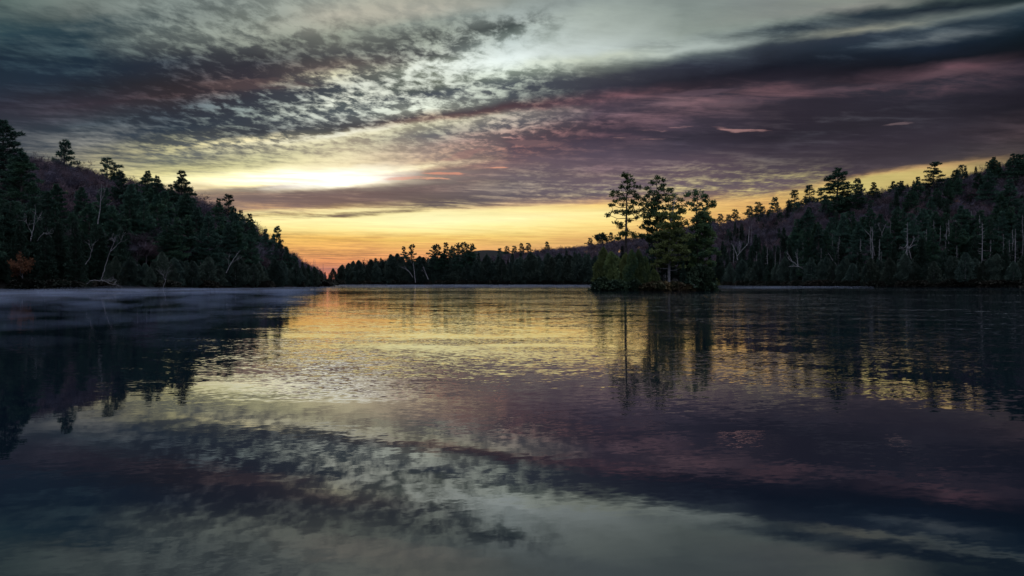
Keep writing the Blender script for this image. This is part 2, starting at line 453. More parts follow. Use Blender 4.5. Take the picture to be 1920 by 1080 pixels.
def ground_z(X, Y):
    t = math.degrees(math.atan2(X, Y))
    r = math.hypot(X, Y)
    R0 = shore_r(t) + 0.7 * mnoise.noise((t * 0.9, 3.1, 0)) * min(1, r / 100)
    d = r - R0
    if d < 0:
        return max(-2.0, d * 0.25)
    h = float(np.interp(t, THH, HH)); w = float(np.interp(t, THH, WW))
    q = min(1, d / w)
    z = h * (q * q * (3 - 2 * q) * 0.55 + 0.45 * q)
    z += min(1, d / 4) * 0.5
    z += 2.2 * mnoise.noise((X * .03, Y * .03, 1)) * min(1, d / 40) * min(1, h / 20)
    # a low ridge far off behind the flat end of the lake
    g = math.exp(-((t - th(900)) / 5.2) ** 2) * math.exp(-((r - 2500) / 350) ** 2)
    z += 108 * g
    return z


def build_ground():
    ths = np.concatenate([np.arange(-180, -42, 3.0), np.arange(-42, 42, 0.5), np.arange(42, 180, 3.0)])
    rs = np.concatenate([[0.5, 3, 5, 8, 11, 15, 20, 30, 40, 55, 70, 90, 110], np.arange(120, 700, 7.0), [720, 760, 820, 900, 1000, 1200, 1500, 1800, 2000, 2150, 2300, 2400, 2500, 2600, 2700, 3000, 3600, 5000]])
    n, m = len(ths), len(rs)
    V_ = np.zeros((m, n, 3))
    for i, r in enumerate(rs):
        for j, t in enumerate(ths):
            a = math.radians(t)
            X, Y = r * math.sin(a), r * math.cos(a)
            V_[i, j] = (X, Y, ground_z(X, Y))
    q = []
    for i in range(m - 1):
        for j in range(n):
            k = (j + 1) % n
            q.append((i * n + j, (i + 1) * n + j, (i + 1) * n + k, i * n + k))
    g = Geo()
    g.mesh(V_.reshape(-1, 3), q)
    mt, T, b = bsdf_mat('forest_floor', 0.95, 0.1)
    tc = T.n('ShaderNodeTexCoord')
    n1 = T.noise(tc.outputs['Object'], 0.15, 6, 0.6)
    n2 = T.noise(tc.outputs['Object'], 1.7, 4, 0.6)
    c = T.mix(T.mapr(n1, .35, .65, 0, 1), (0.014, 0.012, 0.013), (0.010, 0.011, 0.010))
    c = T.mix(T.mapr(n2, .4, .7, 0, .6), c, (0.024, 0.018, 0.018))
    T.l(c, b.inputs['Base Color'])
    bp = T.n('ShaderNodeBump')
    bp.inputs['Strength'].default_value = 0.6
    bp.inputs['Distance'].default_value = 0.4
    T.l(n2, bp.inputs['Height'])
    T.l(bp.outputs[0], b.inputs['Normal'])
    o = link('ground', g.data('ground', mt, True))
    tag(o, 'dark forested hills and lake bed around the water', kind='structure')


build_ground()


def build_water():
    g = Geo()
    S = 4500
    g.mesh([(-S, -S, 0), (S, -S, 0), (S, S, 0), (-S, S, 0)], [(0, 1, 2, 3)])
    mt, T, b = bsdf_mat('lake_water', 0.02, 0.5)
    b.inputs['Base Color'].default_value = (0.003, 0.007, 0.014, 1)
    b.inputs['IOR'].default_value = 1.9
    geo = T.n('ShaderNodeNewGeometry')
    x, y, z = T.sep(geo.outputs['Position'])
    # wave trains: crests run across the view, slightly turned
    c1, s1 = math.cos(0.16), math.sin(0.16)
    xr = T.m('ADD', T.m('MULTIPLY', x, c1), T.m('MULTIPLY', y, s1))
    yr = T.m('SUBTRACT', T.m('MULTIPLY', y, c1), T.m('MULTIPLY', x, s1))
    fine = T.noise(T.xyz(T.m('MULTIPLY', xr, 4.5), T.m('MULTIPLY', yr, 11.0), 0.0), 1.0, 2, 0.5, 0.3, out='Color')
    c2, s2 = math.cos(-0.35), math.sin(-0.35)
    xq = T.m('ADD', T.m('MULTIPLY', x, c2), T.m('MULTIPLY', y, s2))
    yq = T.m('SUBTRACT', T.m('MULTIPLY', y, c2), T.m('MULTIPLY', x, s2))
    mid = T.noise(T.xyz(T.m('MULTIPLY', xq, 1.1), T.m('MULTIPLY', yq, 2.8), 7.0), 1.0, 2, 0.5, 0.2, out='Color')
    micro = T.noise(T.xyz(T.m('MULTIPLY', xr, 12.0), T.m('MULTIPLY', yr, 22.0), 3.0), 1.0, 1, 0.5, out='Color')
    patch = T.noise(T.xyz(T.m('MULTIPLY', x, 0.045), T.m('MULTIPLY', y, 0.10), 1.0), 1.0, 3, 0.55)
    patch2 = T.noise(T.xyz(T.m('MULTIPLY', x, 0.25), T.m('MULTIPLY', y, 0.5), 5.0), 1.0, 3, 0.55)
    # wind zones: calm in the lee of the left shore and close by, ruffled out in the middle and to the right
    lee = T.m('ADD', T.m('MULTIPLY', x, 0.94), T.m('MULTIPLY', y, 0.33))
    lee = T.m('ADD', lee, T.m('MULTIPLY', T.m('SUBTRACT', patch, 0.5), 30.0))
    wind = T.mapr(lee, -10.0, 6.0, 0.12, 0.72)
    wind_r = T.mapr(lee, 12.0, 45.0, 1.0, 2.1)
    near = T.mapr(y, 5.0, 20.0, 0.16, 1.0)
    gust = T.mapr(patch, 0.35, 0.65, 0.6, 1.3)
    gust2 = T.mapr(patch2, 0.35, 0.68, 0.3, 1.6)
    A = T.m('MULTIPLY', T.m('MULTIPLY', wind, wind_r), T.m('MULTIPLY', near, T.m('MULTIPLY', gust, gust2)))
    calm = T.m('MAXIMUM', T.mapr(y, 100.0, 112.0, 0.0, 1.0), 0.0)
    calm = T.m('MULTIPLY', calm, T.mapr(y, 140.0, 150.0, 1.0, 0.0))
    A = T.m('MULTIPLY', A, T.ma(calm, -0.7, 1.0))
    still = T.mapr(y, 195.0, 215.0, 1.0, 0.45)
    A = T.m('MULTIPLY', A, still)

    def comp(colr, i, k):
        return T.m('MULTIPLY', T.m('SUBTRACT', T.sep(colr)[i], 0.5), k)
    sx = T.m('ADD', T.m('ADD', comp(fine, 0, 0.085), comp(mid, 0, 0.018)), comp(micro, 0, 0.02))
    sy = T.m('ADD', T.m('ADD', comp(fine, 1, 0.18), comp(mid, 1, 0.06)), comp(micro, 1, 0.09))
    # short steep wavelets that catch the higher sky, out in the ruffled water
    gl = T.noise(T.xyz(T.m('MULTIPLY', xr, 2.2), T.m('MULTIPLY', yr, 8.0), 11.0), 1.0, 2, 0.55)
    gl = T.mapr(gl, 0.56, 0.70, 0.0, -0.30, 'LINEAR')
    gl = T.m('MULTIPLY', gl, T.mapr(lee, 4.0, 26.0, 0.0, 1.0))
    gl = T.m('MULTIPLY', gl, T.m('MULTIPLY', T.mapr(y, 12.0, 26.0, 0.0, 1.0), T.mapr(patch2, 0.38, 0.6, 0.35, 1.0)))
    sy = T.m('ADD', sy, gl)
    nx = T.m('MULTIPLY', sx, A)
    ny = T.m('MULTIPLY', sy, A)
    nv = T.n('ShaderNodeVectorMath', operation='NORMALIZE')
    T.l(T.xyz(nx, ny, 1.0), nv.inputs[0])
    T.l(nv.outputs[0], b.inputs['Normal'])
    o = link('water', g.data('water', mt))
    tag(o, 'still dark lake water mirroring the sunset sky', kind='structure')


build_water()
#@@TREES
# ------------------------------------------------------------------ tree builders (each gives trunk + crown mesh data)
def nrm(v):
    v = np.asarray(v, float)
    return v / (np.linalg.norm(v, axis=-1, keepdims=True) + 1e-9)


def bent_trunk(rng, H, bend=0.3, n=9, lean=(0, 0)):
    z = np.linspace(0, H, n)
    off = np.cumsum(rng.normal(0, bend / n, (n, 2)), axis=0)
    off[0] = 0
    p = np.column_stack([off[:, 0] + lean[0] * z, off[:, 1] + lean[1] * z, z])
    return p


def on_trunk(p, z):
    return np.array([np.interp(z, p[:, 2], p[:, 0]), np.interp(z, p[:, 2], p[:, 1]), z])


def plate(rng, cr, tk, a, d, L, wide, dens, size, rise, br=0.035, k=6, width=0.06, start=0.25):
    """one branch carrying a flat spray of needle tufts; a root point, d horizontal direction"""
    lat = np.array([-d[1], d[0], 0])
    n = 6
    t = np.linspace(0, 1, n)
    curve = a + np.outer(t * L, d) + np.outer(np.sin(t * 1.9) * L * rise, [0, 0, 1]) + np.outer(np.sin(t * 3) * L * .05 * rng.normal(), lat)
    tk.tube(curve, br * (1.15 - t), 4)
    m = max(6, int(L * dens))
    u = start + (1 - start) * rng.random(m) ** 0.8
    w = rng.uniform(-1, 1, m) * wide * L * (0.25 + 0.75 * np.sin(np.clip(u, 0, 1) * 2.6)) * .5
    P = np.column_stack([np.interp(u, t, curve[:, i]) for i in range(3)])
    P = P + w[:, None] * lat + np.column_stack([np.zeros(m), np.zeros(m), rng.normal(0.05, .10 + .03 * L, m)])
    D = d[None, :] * 0.8 + np.sign(w)[:, None] * lat * 0.55 + np.array([0, 0, .55]) + rng.normal(0, .25, (m, 3))
    cr.tufts(rng, P, D, size, k, width, 0.45)


def white_pine(seed, H=24.0, bare=0.12, spread=0.22, dens=22, ragged=0.32, pw=.85):
    rng = np.random.default_rng(seed)
    tk, cr = Geo(), Geo()
    p = bent_trunk(rng, H, 0.7)
    zr = p[:, 2] / H
    tk.tube(p, 0.017 * H * (1 - zr) ** .8 + .03, 7)
    z = bare * H
    while z < H * 0.99:
        q = (z / H - bare) / (1 - bare)
        env = (1 - q) ** pw * (0.6 + 0.4 * min(1, q * 4 + .3)) + .05 * math.sin(q * 17 + seed)
        nb = rng.integers(3, 6)
        a0 = rng.uniform(0, 6.28)
        for i in range(nb):
            if rng.random() < ragged * 0.45:
                continue
            a = a0 + i * 6.28 / nb + rng.normal(0, .3)
            d = np.array([math.cos(a), math.sin(a), 0])
            L = spread * H * 1.15 * max(.02, env) * rng.uniform(1 - ragged * 1.3, 1.2) + .45
            if rng.random() < .06:
                L *= 1.35
            plate(rng, cr, tk, on_trunk(p, z + rng.uniform(-.2, .2)), d, L, .75, dens, rng.uniform(.42, .6), 0.06 + 0.45 * q + rng.normal(0, .06), .02 + .012 * L)
        z += rng.uniform(.75, 1.25) * (1 - .35 * q)
    return tk, cr


def spruce(seed, H=17.0, bare=0.04, spread=0.17, dens=15):
    rng = np.random.default_rng(seed)
    tk, cr = Geo(), Geo()
    p = bent_trunk(rng, H, 0.3)
    zr = p[:, 2] / H
    tk.tube(p, 0.013 * H * (1 - zr) + .02, 6)
    z = bare * H + .4
    while z < H * 0.97:
        q = z / H
        env = (1 - q) ** 0.85
        nb = rng.integers(4, 7)
        a0 = rng.uniform(0, 6.28)
        for i in range(nb):
            a = a0 + i * 6.28 / nb + rng.normal(0, .25)
            d = np.array([math.cos(a), math.sin(a), 0])
            L = spread * H * env * rng.uniform(.65, 1.15) + .25
            plate(rng, cr, tk, on_trunk(p, z), d, L, .6, dens, rng.uniform(.28, .42), -0.16 + .25 * q + rng.normal(0, .05), .012 + .008 * L, k=5, width=.07, start=.12)
        z += rng.uniform(.38, .62)
    tip = on_trunk(p, H * .97)
    cr.tufts(rng, np.repeat(tip[None, :], 4, 0) + rng.normal(0, .05, (4, 3)), np.tile([0, 0, 1.0], (4, 1)), .6, 6, .06, .25)
    return tk, cr


def cedar(seed, H=11.0, R=2.6, n=3000, round_=0.9):
    rng = np.random.default_rng(seed)
    tk, cr = Geo(), Geo()
    p = bent_trunk(rng, H, 0.3)
    tk.tube(p, 0.015 * H * (1 - p[:, 2] / H) + .02, 6)
    zz = rng.random(n) ** 1.1
    a = rng.uniform(0, 2 * math.pi, n)
    prof = (1 - zz ** (1.5 + round_)) ** (0.8) * (0.72 + 0.28 * np.minimum(1, zz * 5))
    lump = np.array([mnoise.noise((math.cos(q) * 1.6 + seed, math.sin(q) * 1.6, w_ * H * .45)) for q, w_ in zip(a, zz)])
    rr = R * prof * (1 + .9 * lump) * rng.uniform(.62, 1.04, n)
    P = np.column_stack([np.cos(a) * rr, np.sin(a) * rr, zz * H * .98 + .15]) + np.column_stack([np.interp(zz * H, p[:, 2], p[:, 0]), np.interp(zz * H, p[:, 2], p[:, 1]), np.zeros(n)])
    D = np.column_stack([np.cos(a) * .6, np.sin(a) * .6, np.full(n, .8)])
    cr.tufts(rng, P, D, rng.uniform(.28, .5, n), 5, .10, .35)
    for _ in range(14):
        z = rng.uniform(.1, .8) * H
        aa = rng.uniform(0, 6.28)
        s = on_trunk(p, z)
        tk.tube([s, s + np.array([math.cos(aa), math.sin(aa), .5]) * R * .35], [.04, .015], 3)
    return tk, cr


def limb(rng, g, tips, a, d, L, r, depth, wig=.25, up=.15, kids=3, sides=4, shrink=.66, ang=.6):
    n = 5
    pts = [np.array(a, float)]
    dd = nrm(d)
    for i in range(n - 1):
        dd = nrm(dd + rng.normal(0, wig, 3) * .5 + np.array([0, 0, up * .3]))
        pts.append(pts[-1] + dd * L / (n - 1))
    pts = np.array(pts)
    g.tube(pts, np.linspace(r, r * .55, n), sides if depth > 1 else 3)
    if depth <= 0:
        tips.append((pts[-1], dd, L))
        tips.append((pts[2], dd, L))
        return
    for i in range(kids):
        t = rng.uniform(.45, 1.0) if i else 1.0
        base = pts[min(n - 1, int(t * (n - 1)))]
        nd = nrm(dd + rng.normal(0, ang, 3) + np.array([0, 0, up]))
        limb(rng, g, tips, base, nd, L * shrink * rng.uniform(.75, 1.15), r * .55, depth - 1, wig, up, kids, sides, shrink, ang)


def bare_tree(seed, H=13.0, dens=1.0):
    rng = np.random.default_rng(seed)
    tk, cr = Geo(), Geo()
    tips = []
    p = bent_trunk(rng, H * .5, .5, 6)
    tk.tube(p, np.linspace(.012 * H, .009 * H, 6), 5)
    for i in range(5):
        t = 0.6 + 0.1 * i
        a = rng.uniform(0, 6.28)
        b = on_trunk(p, H * .5 * min(1, t))
        limb(rng, cr, tips, b, (math.cos(a) * .6, math.sin(a) * .6, 1.0), H * .24, .006 * H, 2, .3, .22, 3, 4, .68, .5)
    T0 = np.array([t[0] for t in tips]); D0 = np.array([t[1] for t in tips])
    rep = int(4 * dens)
    P = np.repeat(T0, rep, 0) + rng.normal(0, .38, (len(T0) * rep, 3))
    D = np.repeat(D0, rep, 0) + np.array([0, 0, .3])
    cr.tufts(rng, P, D, rng.uniform(.6, 1.15, len(P)), 5, .021, .55)
    return tk, cr


def dead_tree(seed, H=11.0, lean=.15, curl=.3, kids=2, depth=3):
    rng = np.random.default_rng(seed)
    tk, cr = Geo(), Geo()
    p = bent_trunk(rng, H * .62, curl * 4, 8, (lean, rng.normal(0, .05)))
    tk.tube(p, np.linspace(.016 * H, .009 * H, 8), 6)
    tips = []
    for i in range(5):
        z = H * .62 * (0.5 + .125 * i)
        a = rng.uniform(0, 6.28)
        limb(rng, cr, tips, on_trunk(p, z), (math.cos(a) * .8 + lean, math.sin(a) * .8, .8), H * .2, .0065 * H, depth - 1, .5, .25, kids, 4, .72, .5)
    return tk, cr


def snag(seed, H=13.0):
    """straight dead conifer pole with short broken branches"""
    rng = np.random.default_rng(seed)
    tk, cr = Geo(), Geo()
    p = bent_trunk(rng, H, .5, 9)
    tk.tube(p, np.linspace(.011 * H, .03, 9), 5)
    for z in np.arange(H * .25, H * .97, .42):
        a = rng.uniform(0, 6.28)
        L = (1 - z / H) * 1.6 * rng.uniform(.4, 1.2) + .35
        s = on_trunk(p, z)
        d = np.array([math.cos(a), math.sin(a), rng.uniform(-.3, .25)])
        cr.tube([s, s + d * L * .5, s + d * L + [0, 0, .1 * L]], [.045, .03, .012], 3)
    return tk, cr


def leafy_tree(seed, H=8.0, R=2.6):
    rng = np.random.default_rng(seed)
    tk, cr = Geo(), Geo()
    tips = []
    p = bent_trunk(rng, H * .45, .4, 6)
    tk.tube(p, np.linspace(.11, .07, 6), 5)
    for i in range(7):
        a = rng.uniform(0, 6.28)
        limb(rng, tk, tips, on_trunk(p, H * rng.uniform(.2, .45)), (math.cos(a), math.sin(a), .9), H * .22, .05, 2, .3, .2, 3)
    T0 = np.array([t[0] for t in tips])
    P = np.repeat(T0, 8, 0) + rng.normal(0, .35, (len(T0) * 8, 3))
    cr.tufts(rng, P, rng.normal(0, 1, P.shape), rng.uniform(.16, .30, len(P)), 4, .35, .9)
    return tk, cr


def bush(seed, R=1.6, H=1.5, n=900, w=.18):
    rng = np.random.default_rng(seed)
    tk, cr = Geo(), Geo()
    a = rng.uniform(0, 6.28, n)
    zz = rng.random(n) ** .8
    lump = np.array([mnoise.noise((math.cos(q) * 1.3 + seed, math.sin(q) * 1.3, z_ * 2.)) for q, z_ in zip(a, zz)])
    rr = R * np.sqrt(np.clip(1 - zz ** 2, 0, 1)) * (1 + .6 * lump) * rng.uniform(.55, 1.05, n)
    P = np.column_stack([np.cos(a) * rr, np.sin(a) * rr, zz * H * (1 + .3 * lump)])
    cr.tufts(rng, P, np.column_stack([np.cos(a), np.sin(a), np.full(n, .9)]), rng.uniform(.2, .42, n), 4, w, .6)
    for i in range(9):
        q = rng.uniform(0, 6.28)
        tk.tube([(0, 0, -.2), (math.cos(q) * R * .3, math.sin(q) * R * .3, H * .45), (math.cos(q) * R * .65, math.sin(q) * R * .65, H * .85)], [.05, .03, .012], 4)
    return tk, cr


class Kind:
    def __init__(self, name, builder, seeds, mt, mc, height, trunk_name='trunk', crown_name='crown'):
        self.v = []
        self.name, self.H = name, height
        self.tn, self.cn = trunk_name, crown_name
        for s in seeds:
            tk, cr = builder(s)
            self.v.append((tk.data(name + '_' + trunk_name, mt), cr.data(name + '_' + crown_name, mc)))

    def place(self, X, Y, z, h, label, cat, group=None, variant=None, rot=None, wide=1.0, name=None, R=random):
        tm, cm = self.v[variant if variant is not None else R.randrange(len(self.v))]
        e = bpy.data.objects.new(name or self.name, None)
        COL.objects.link(e)
        s = h / self.H
        e.location = (X, Y, z)
        e.rotation_euler = (0, 0, R.uniform(0, 6.28) if rot is None else rot)
        e.scale = (s * wide, s * wide, s)
        e.empty_display_size = .5
        link(self.tn, tm, e)
        link(self.cn, cm, e)
        tag(e, label, cat, group)
        return e


R_ = random.Random(11)
K = {}
K['crest'] = Kind('flat_topped_pine', lambda s: white_pine(s, bare=.34, spread=.18, dens=24, ragged=.6, pw=.52), (5, 6, 7, 8), M['bark'], M['pine'], 24)
K['pine'] = Kind('white_pine', lambda s: white_pine(s), (1, 2, 3, 4), M['bark'], M['pine'], 24)
K['spruce'] = Kind('spruce', lambda s: spruce(s), (11, 12, 13), M['bark'], M['spruce'], 17)
K['cedar'] = Kind('cedar', lambda s: cedar(s), (21, 22, 23, 24), M['grey'], M['cedar'], 11)
K['bare'] = Kind('bare_tree', lambda s: bare_tree(s), (31, 32, 33, 34, 35), M['grey'], M['twig'], 13, crown_name='crown')
K['dead'] = Kind('dead_tree', lambda s: dead_tree(s, lean=(-.2, .1, .35, .0)[s - 41]), (41, 42, 43, 44), M['pale'], M['pale'], 11, crown_name='branches')
K['snag'] = Kind('bare_snag', lambda s: snag(s), (51, 52, 53), M['grey'], M['grey'], 13, crown_name='branches')
K['ridge'] = Kind('ridge_pine', lambda s: white_pine(s, H=12, bare=.05, spread=.26, dens=16, ragged=.3), (61, 62, 63), M['bark'], M['pine'], 12)


def pos(px, d):
    """point d metres inland from the shore on the bearing of photo column px"""
    t = math.degrees(math.atan((px - 960) / F))
    r = shore_r(t) + 1.0 + d
    X, Y = r * math.sin(math.radians(t)), r * math.cos(math.radians(t))
    return X, Y, ground_z(X, Y)


def emergent(kind, px, ytop, h, label, cat='tree', dmin=3, dmax=240, group=None, **kw):
    """stand a tree of height h where its top reaches the height seen at row ytop"""
    best = None
    for d in np.arange(dmin, dmax, 2.0):
        X, Y, z = pos(px, d)
        e = abs((HY - ytop) / F * Y + CAM_H - (z + h))
        if best is None or e < best[0]:
            best = (e, X, Y, z)
    _, X, Y, z = best
    hh = max(h * .6, (HY - ytop) / F * Y + CAM_H - z + .3)
    return K[kind].place(X, Y, z - .3, min(hh, h * 1.5), label, cat, group, R=R_, **kw)


def row(kind, px0, px1, step, d0, d1, h0, h1, label, cat, group, jit=.6, wide=(.9, 1.15), top=None):
    px = px0
    while px < px1:
        d = R_.uniform(d0, d1)
        q = px + R_.uniform(-jit, jit) * step
        X, Y, z = pos(q, d)
        h = R_.uniform(h0, h1)
        if top:
            lim = (HY - np.interp(q, *top)) / F * Y + CAM_H - z
            h = min(h, lim * R_.uniform(.93, 1.06))
        if h > 2:
            K[kind].place(X, Y, z - .25, h, label, cat, group, wide=R_.uniform(*wide), R=R_)
        px += step * R_.uniform(.6, 1.4)


def fill(kind, px0, px1, n, d0, d1, h0, h1, label, cat, group, wide=(.9, 1.15), top=None, pw=.8):
    for i in range(n):
        q = px0 + (px1 - px0) * (i + R_.random()) / n
        d = d0 + (d1 - d0) * R_.random() ** pw
        X, Y, z = pos(q, d)
        h = R_.uniform(h0, h1)
        if top:
            h = min(h, ((HY - np.interp(q, *top)) / F * Y + CAM_H - z) * R_.uniform(.95, 1.12))
        if h > 4:
            K[kind].place(X, Y, z - .25, h, label, cat, group, wide=R_.uniform(*wide), R=R_)


TOPX = [-400, 0, 40, 100, 200, 300, 400, 440, 480, 500, 530, 560, 590, 620, 660, 700, 760, 840, 890, 940, 1000, 1100, 1150, 1340, 1400, 1460, 1500, 1560, 1640, 1720, 1800, 1860, 1920, 2300]
TOPY = [260, 262, 275, 292, 303, 325, 360, 385, 410, 432, 458, 482, 500, 520, 496, 482, 478, 470, 468, 474, 464, 456, 444, 402, 388, 376, 362, 352, 343, 330, 318, 300, 288, 270]
TOP = (TOPX, TOPY)

# --- left hill
row('bare', -120, 600, 9.5, 80, 125, 10, 15, 'leafless purple-brown tree in the bare wood covering the left hillside', 'tree', 'bare trees on the left hillside', wide=(1.1, 1.5), top=TOP)
row('spruce', -160, 250, 13, 2, 16, 12, 20, 'dark green spruce in the shaded shoreline row below the left hill', 'spruce tree', 'dark spruces along the left shore', top=TOP)
row('pine', -120, 280, 17, 8, 38, 15, 22, 'tall dark pine standing in the shaded lower slope of the left hill', 'pine tree', 'pines on the lower left slope', top=TOP)
row('pine', 250, 560, 15, 6, 30, 16, 23, 'deep green white pine in the thick stand above the left shore', 'pine tree', 'green pines above the left shore', top=TOP)
row('pine', 225, 500, 11, 18, 75, 15, 23, 'deep green white pine in the thick stand above the left shore', 'pine tree', 'green pines above the left shore', top=TOP)
row('cedar', 210, 600, 9, 0, 5, 5, 10, 'grey-green cedar at the waterline below the left pines', 'cedar tree', 'cedars at the left waterline', top=TOP)
row('spruce', 540, 615, 9, 1, 14, 8, 15, 'small dark spruce on the tip of the left point', 'spruce tree', 'spruces on the left point', top=TOP)
emergent('pine', 8, 226, 26, 'largest dark pine rising above the ridge at the far left', 'pine tree', dmax=60, variant=0, wide=1.25)
emergent('pine', 42, 285, 24, 'broad green pine with layered boughs at the far left edge', 'pine tree', dmax=40, variant=1, wide=1.3)
emergent('ridge', 122, 269, 13, 'lone dark pine breaking the left ridge beside the far left pines', 'pine tree', dmin=70, variant=0, wide=1.1)
emergent('ridge', 198, 291, 12, 'pointed dark pine on the left ridge halfway to the round-topped pine', 'pine tree', dmin=70, variant=1)
emergent('ridge', 218, 305, 11, 'smaller green pine just right of the pointed ridge pine', 'pine tree', dmin=60, variant=2)
emergent('pine', 342, 324, 25, 'big round-topped green pine highest on the left slope by the bright cloud gap', 'pine tree', dmin=30, dmax=90, variant=2, wide=1.25)
emergent('ridge', 432, 352, 13, 'slim feathery pine standing out against the purple cloud on the left slope', 'pine tree', dmin=40, variant=1, wide=.85)
emergent('ridge', 519, 420, 12, 'isolated pine against the yellow sky low on the left ridge', 'pine tree', dmin=20, variant=0, wide=.8)

# --- flat far end
row('snag', 588, 700, 8, 2, 22, 8, 13, 'thin bare snag in the gap at the end of the lake', 'dead tree', 'snags in the gap at the lake end', top=([588, 620, 700], [486, 496, 470]))
row('spruce', 590, 705, 6, 1, 18, 6, 13, 'small black spruce in the low gap at the end of the lake', 'spruce tree', 'small spruces in the gap', top=([590, 622, 640, 670, 705], [500, 512, 508, 492, 478]))
fill('spruce', 1345, 1510, 16, 4, 45, 17, 25, 'dark spruce close to the right shore', 'spruce tree', 'spruces near the right shore', top=TOP)
row('spruce', 655, 1110, 9, 6, 24, 19, 28, 'dark spruce in the wall of trees on the far shore', 'spruce tree', 'spruces on the far shore', top=TOP)
row('cedar', 625, 1120, 8.5, 0, 8, 16, 26, 'blue-grey cedar in the front row of the far shore', 'cedar tree', 'cedars lining the far shore', wide=(.9, 1.25), top=([620, 700, 800, 1120], [503, 482, 471, 469]))
row('cedar', 640, 1120, 15, 0, 3, 8, 14, 'blue-grey cedar in the front row of the far shore', 'cedar tree', 'cedars lining the far shore', wide=(.9, 1.2), top=([620, 700, 800, 1120], [515, 505, 495, 492]))
row('bare', 700, 1110, 16, 12, 40, 15, 22, 'leafless tree among the conifers of the far shore', 'tree', 'bare trees of the far shore', top=TOP)
row('snag', 720, 1100, 32, 1, 10, 14, 24, 'pale thin snag between the far shore conifers', 'dead tree', 'snags of the far shore', top=TOP)
for px, yt in ((758, 463), (772, 459)):
    emergent('crest', px, yt, 31, 'flat-topped pine of the pair above the far shore' + (', the taller right one' if px > 760 else ', the lower left one'), 'pine tree', dmin=4, dmax=18, variant=px % 3, wide=.8)
for i, (px, yt) in enumerate(((812, 461), (822, 459), (836, 456), (848, 462), (857, 457), (868, 455), (877, 459), (886, 458))):
    emergent('crest', px, yt, 31, 'flat-topped pine in the tallest clump on the far shore', 'pine tree', dmin=4, dmax=20, variant=i % 4, wide=.85, group='tall pine clump on the far shore')
row('bare', 890, 1230, 8, 200, 330, 12, 18, 'leafless tree on the low wooded hill behind the far shore', 'tree', 'bare trees on the low far hill', wide=(1.2, 1.7), top=TOP)
for px, yt in ((938, 459), (952, 459), (965, 461), (978, 458), (992, 453), (1026, 455), (1108, 446), (1126, 440), (1146, 432)):
    emergent('ridge', px, yt, 15, 'small dark pine pricking the skyline of the low far hill', 'pine tree', dmin=150, dmax=330, group='skyline pines of the low far hill')

# --- right hill
row('bare', 1180, 2060, 9.5, 120, 190, 11, 16, 'leafless grey-purple tree in the bare wood on the right hillside', 'tree', 'bare trees on the right hillside', wide=(1.2, 1.6), top=TOP)
fill('pine', 1490, 2080, 70, 10, 140, 18, 26, 'tall dark pine in the heavy stand on the right slope', 'pine tree', 'pines on the right slope', top=TOP, wide=(.95, 1.3))
fill('pine', 1480, 2080, 42, 4, 42, 23, 30, 'tall dark pine in the heavy stand on the right slope', 'pine tree', 'pines on the right slope', top=TOP, wide=(.8, 1.05))
fill('snag', 1620, 1930, 20, 3, 30, 19, 27, 'straight bare grey snag among the conifers on the right shore', 'dead tree', 'bare snags of the right shore')
fill('ridge', 1345, 1990, 34, 100, 185, 9, 17, 'small pointed pine along the right skyline behind the island', 'pine tree', 'pines along the right skyline', top=TOP, wide=(.8, 1.2))
fill('spruce', 1350, 2080, 62, 20, 150, 14, 21, 'dark spruce scattered up the wooded right slope', 'spruce tree', 'spruces up the right slope', top=TOP)
row('spruce', 1340, 2080, 13, 3, 20, 12, 21, 'dark spruce close to the right shore', 'spruce tree', 'spruces near the right shore', top=TOP)
row('cedar', 1335, 2060, 9, 0, 6, 7, 14, 'blue-green cedar at the right shore', 'cedar tree', 'cedars at the right waterline', top=TOP)
row('snag', 1350, 2000, 14, 4, 30, 14, 21, 'straight bare grey snag among the conifers on the right shore', 'dead tree', 'bare snags of the right shore', top=TOP)
emergent('crest', 1570, 317, 27, 'great pine with a bushy fan-shaped top standing above the right hill', 'pine tree', dmin=10, dmax=110, variant=3, wide=1.4)
emergent('spruce', 1503, 408, 24, 'dense black spruce on the right shore beside the arched pale trunk', 'spruce tree', dmin=3, dmax=30, variant=0, wide=1.15)
emergent('crest', 1748, 305, 26, 'dark pine with a crooked crest on the right skyline', 'pine tree', dmin=40, dmax=150, variant=1, wide=1.3)
emergent('ridge', 1806, 299, 12, 'lone round pine on the right skyline before the highest trees', 'pine tree', dmin=100, variant=2)
emergent('pine', 1835, 325, 20, 'green pine with drooping layered boughs below the right skyline', 'pine tree', dmin=40, dmax=150, variant=0, wide=1.2)
for px, yt, h in ((1352, 388, 12), (1366, 390, 11), (1380, 383, 13), (1406, 378, 13), (1422, 374, 14), (1432, 380, 11), (1453, 371, 15), (1492, 355, 15), (1518, 345, 16), (1541, 343, 14), (1608, 338, 14)):
    emergent('ridge', px, yt, h, 'small pointed pine along the right skyline behind the island', 'pine tree', dmin=120, group='pines along the right skyline')
emergent('spruce', 1378, 414, 15, 'narrow dark spruce between bare trees just right of the island', 'spruce tree', dmin=20, dmax=120, wide=.7)


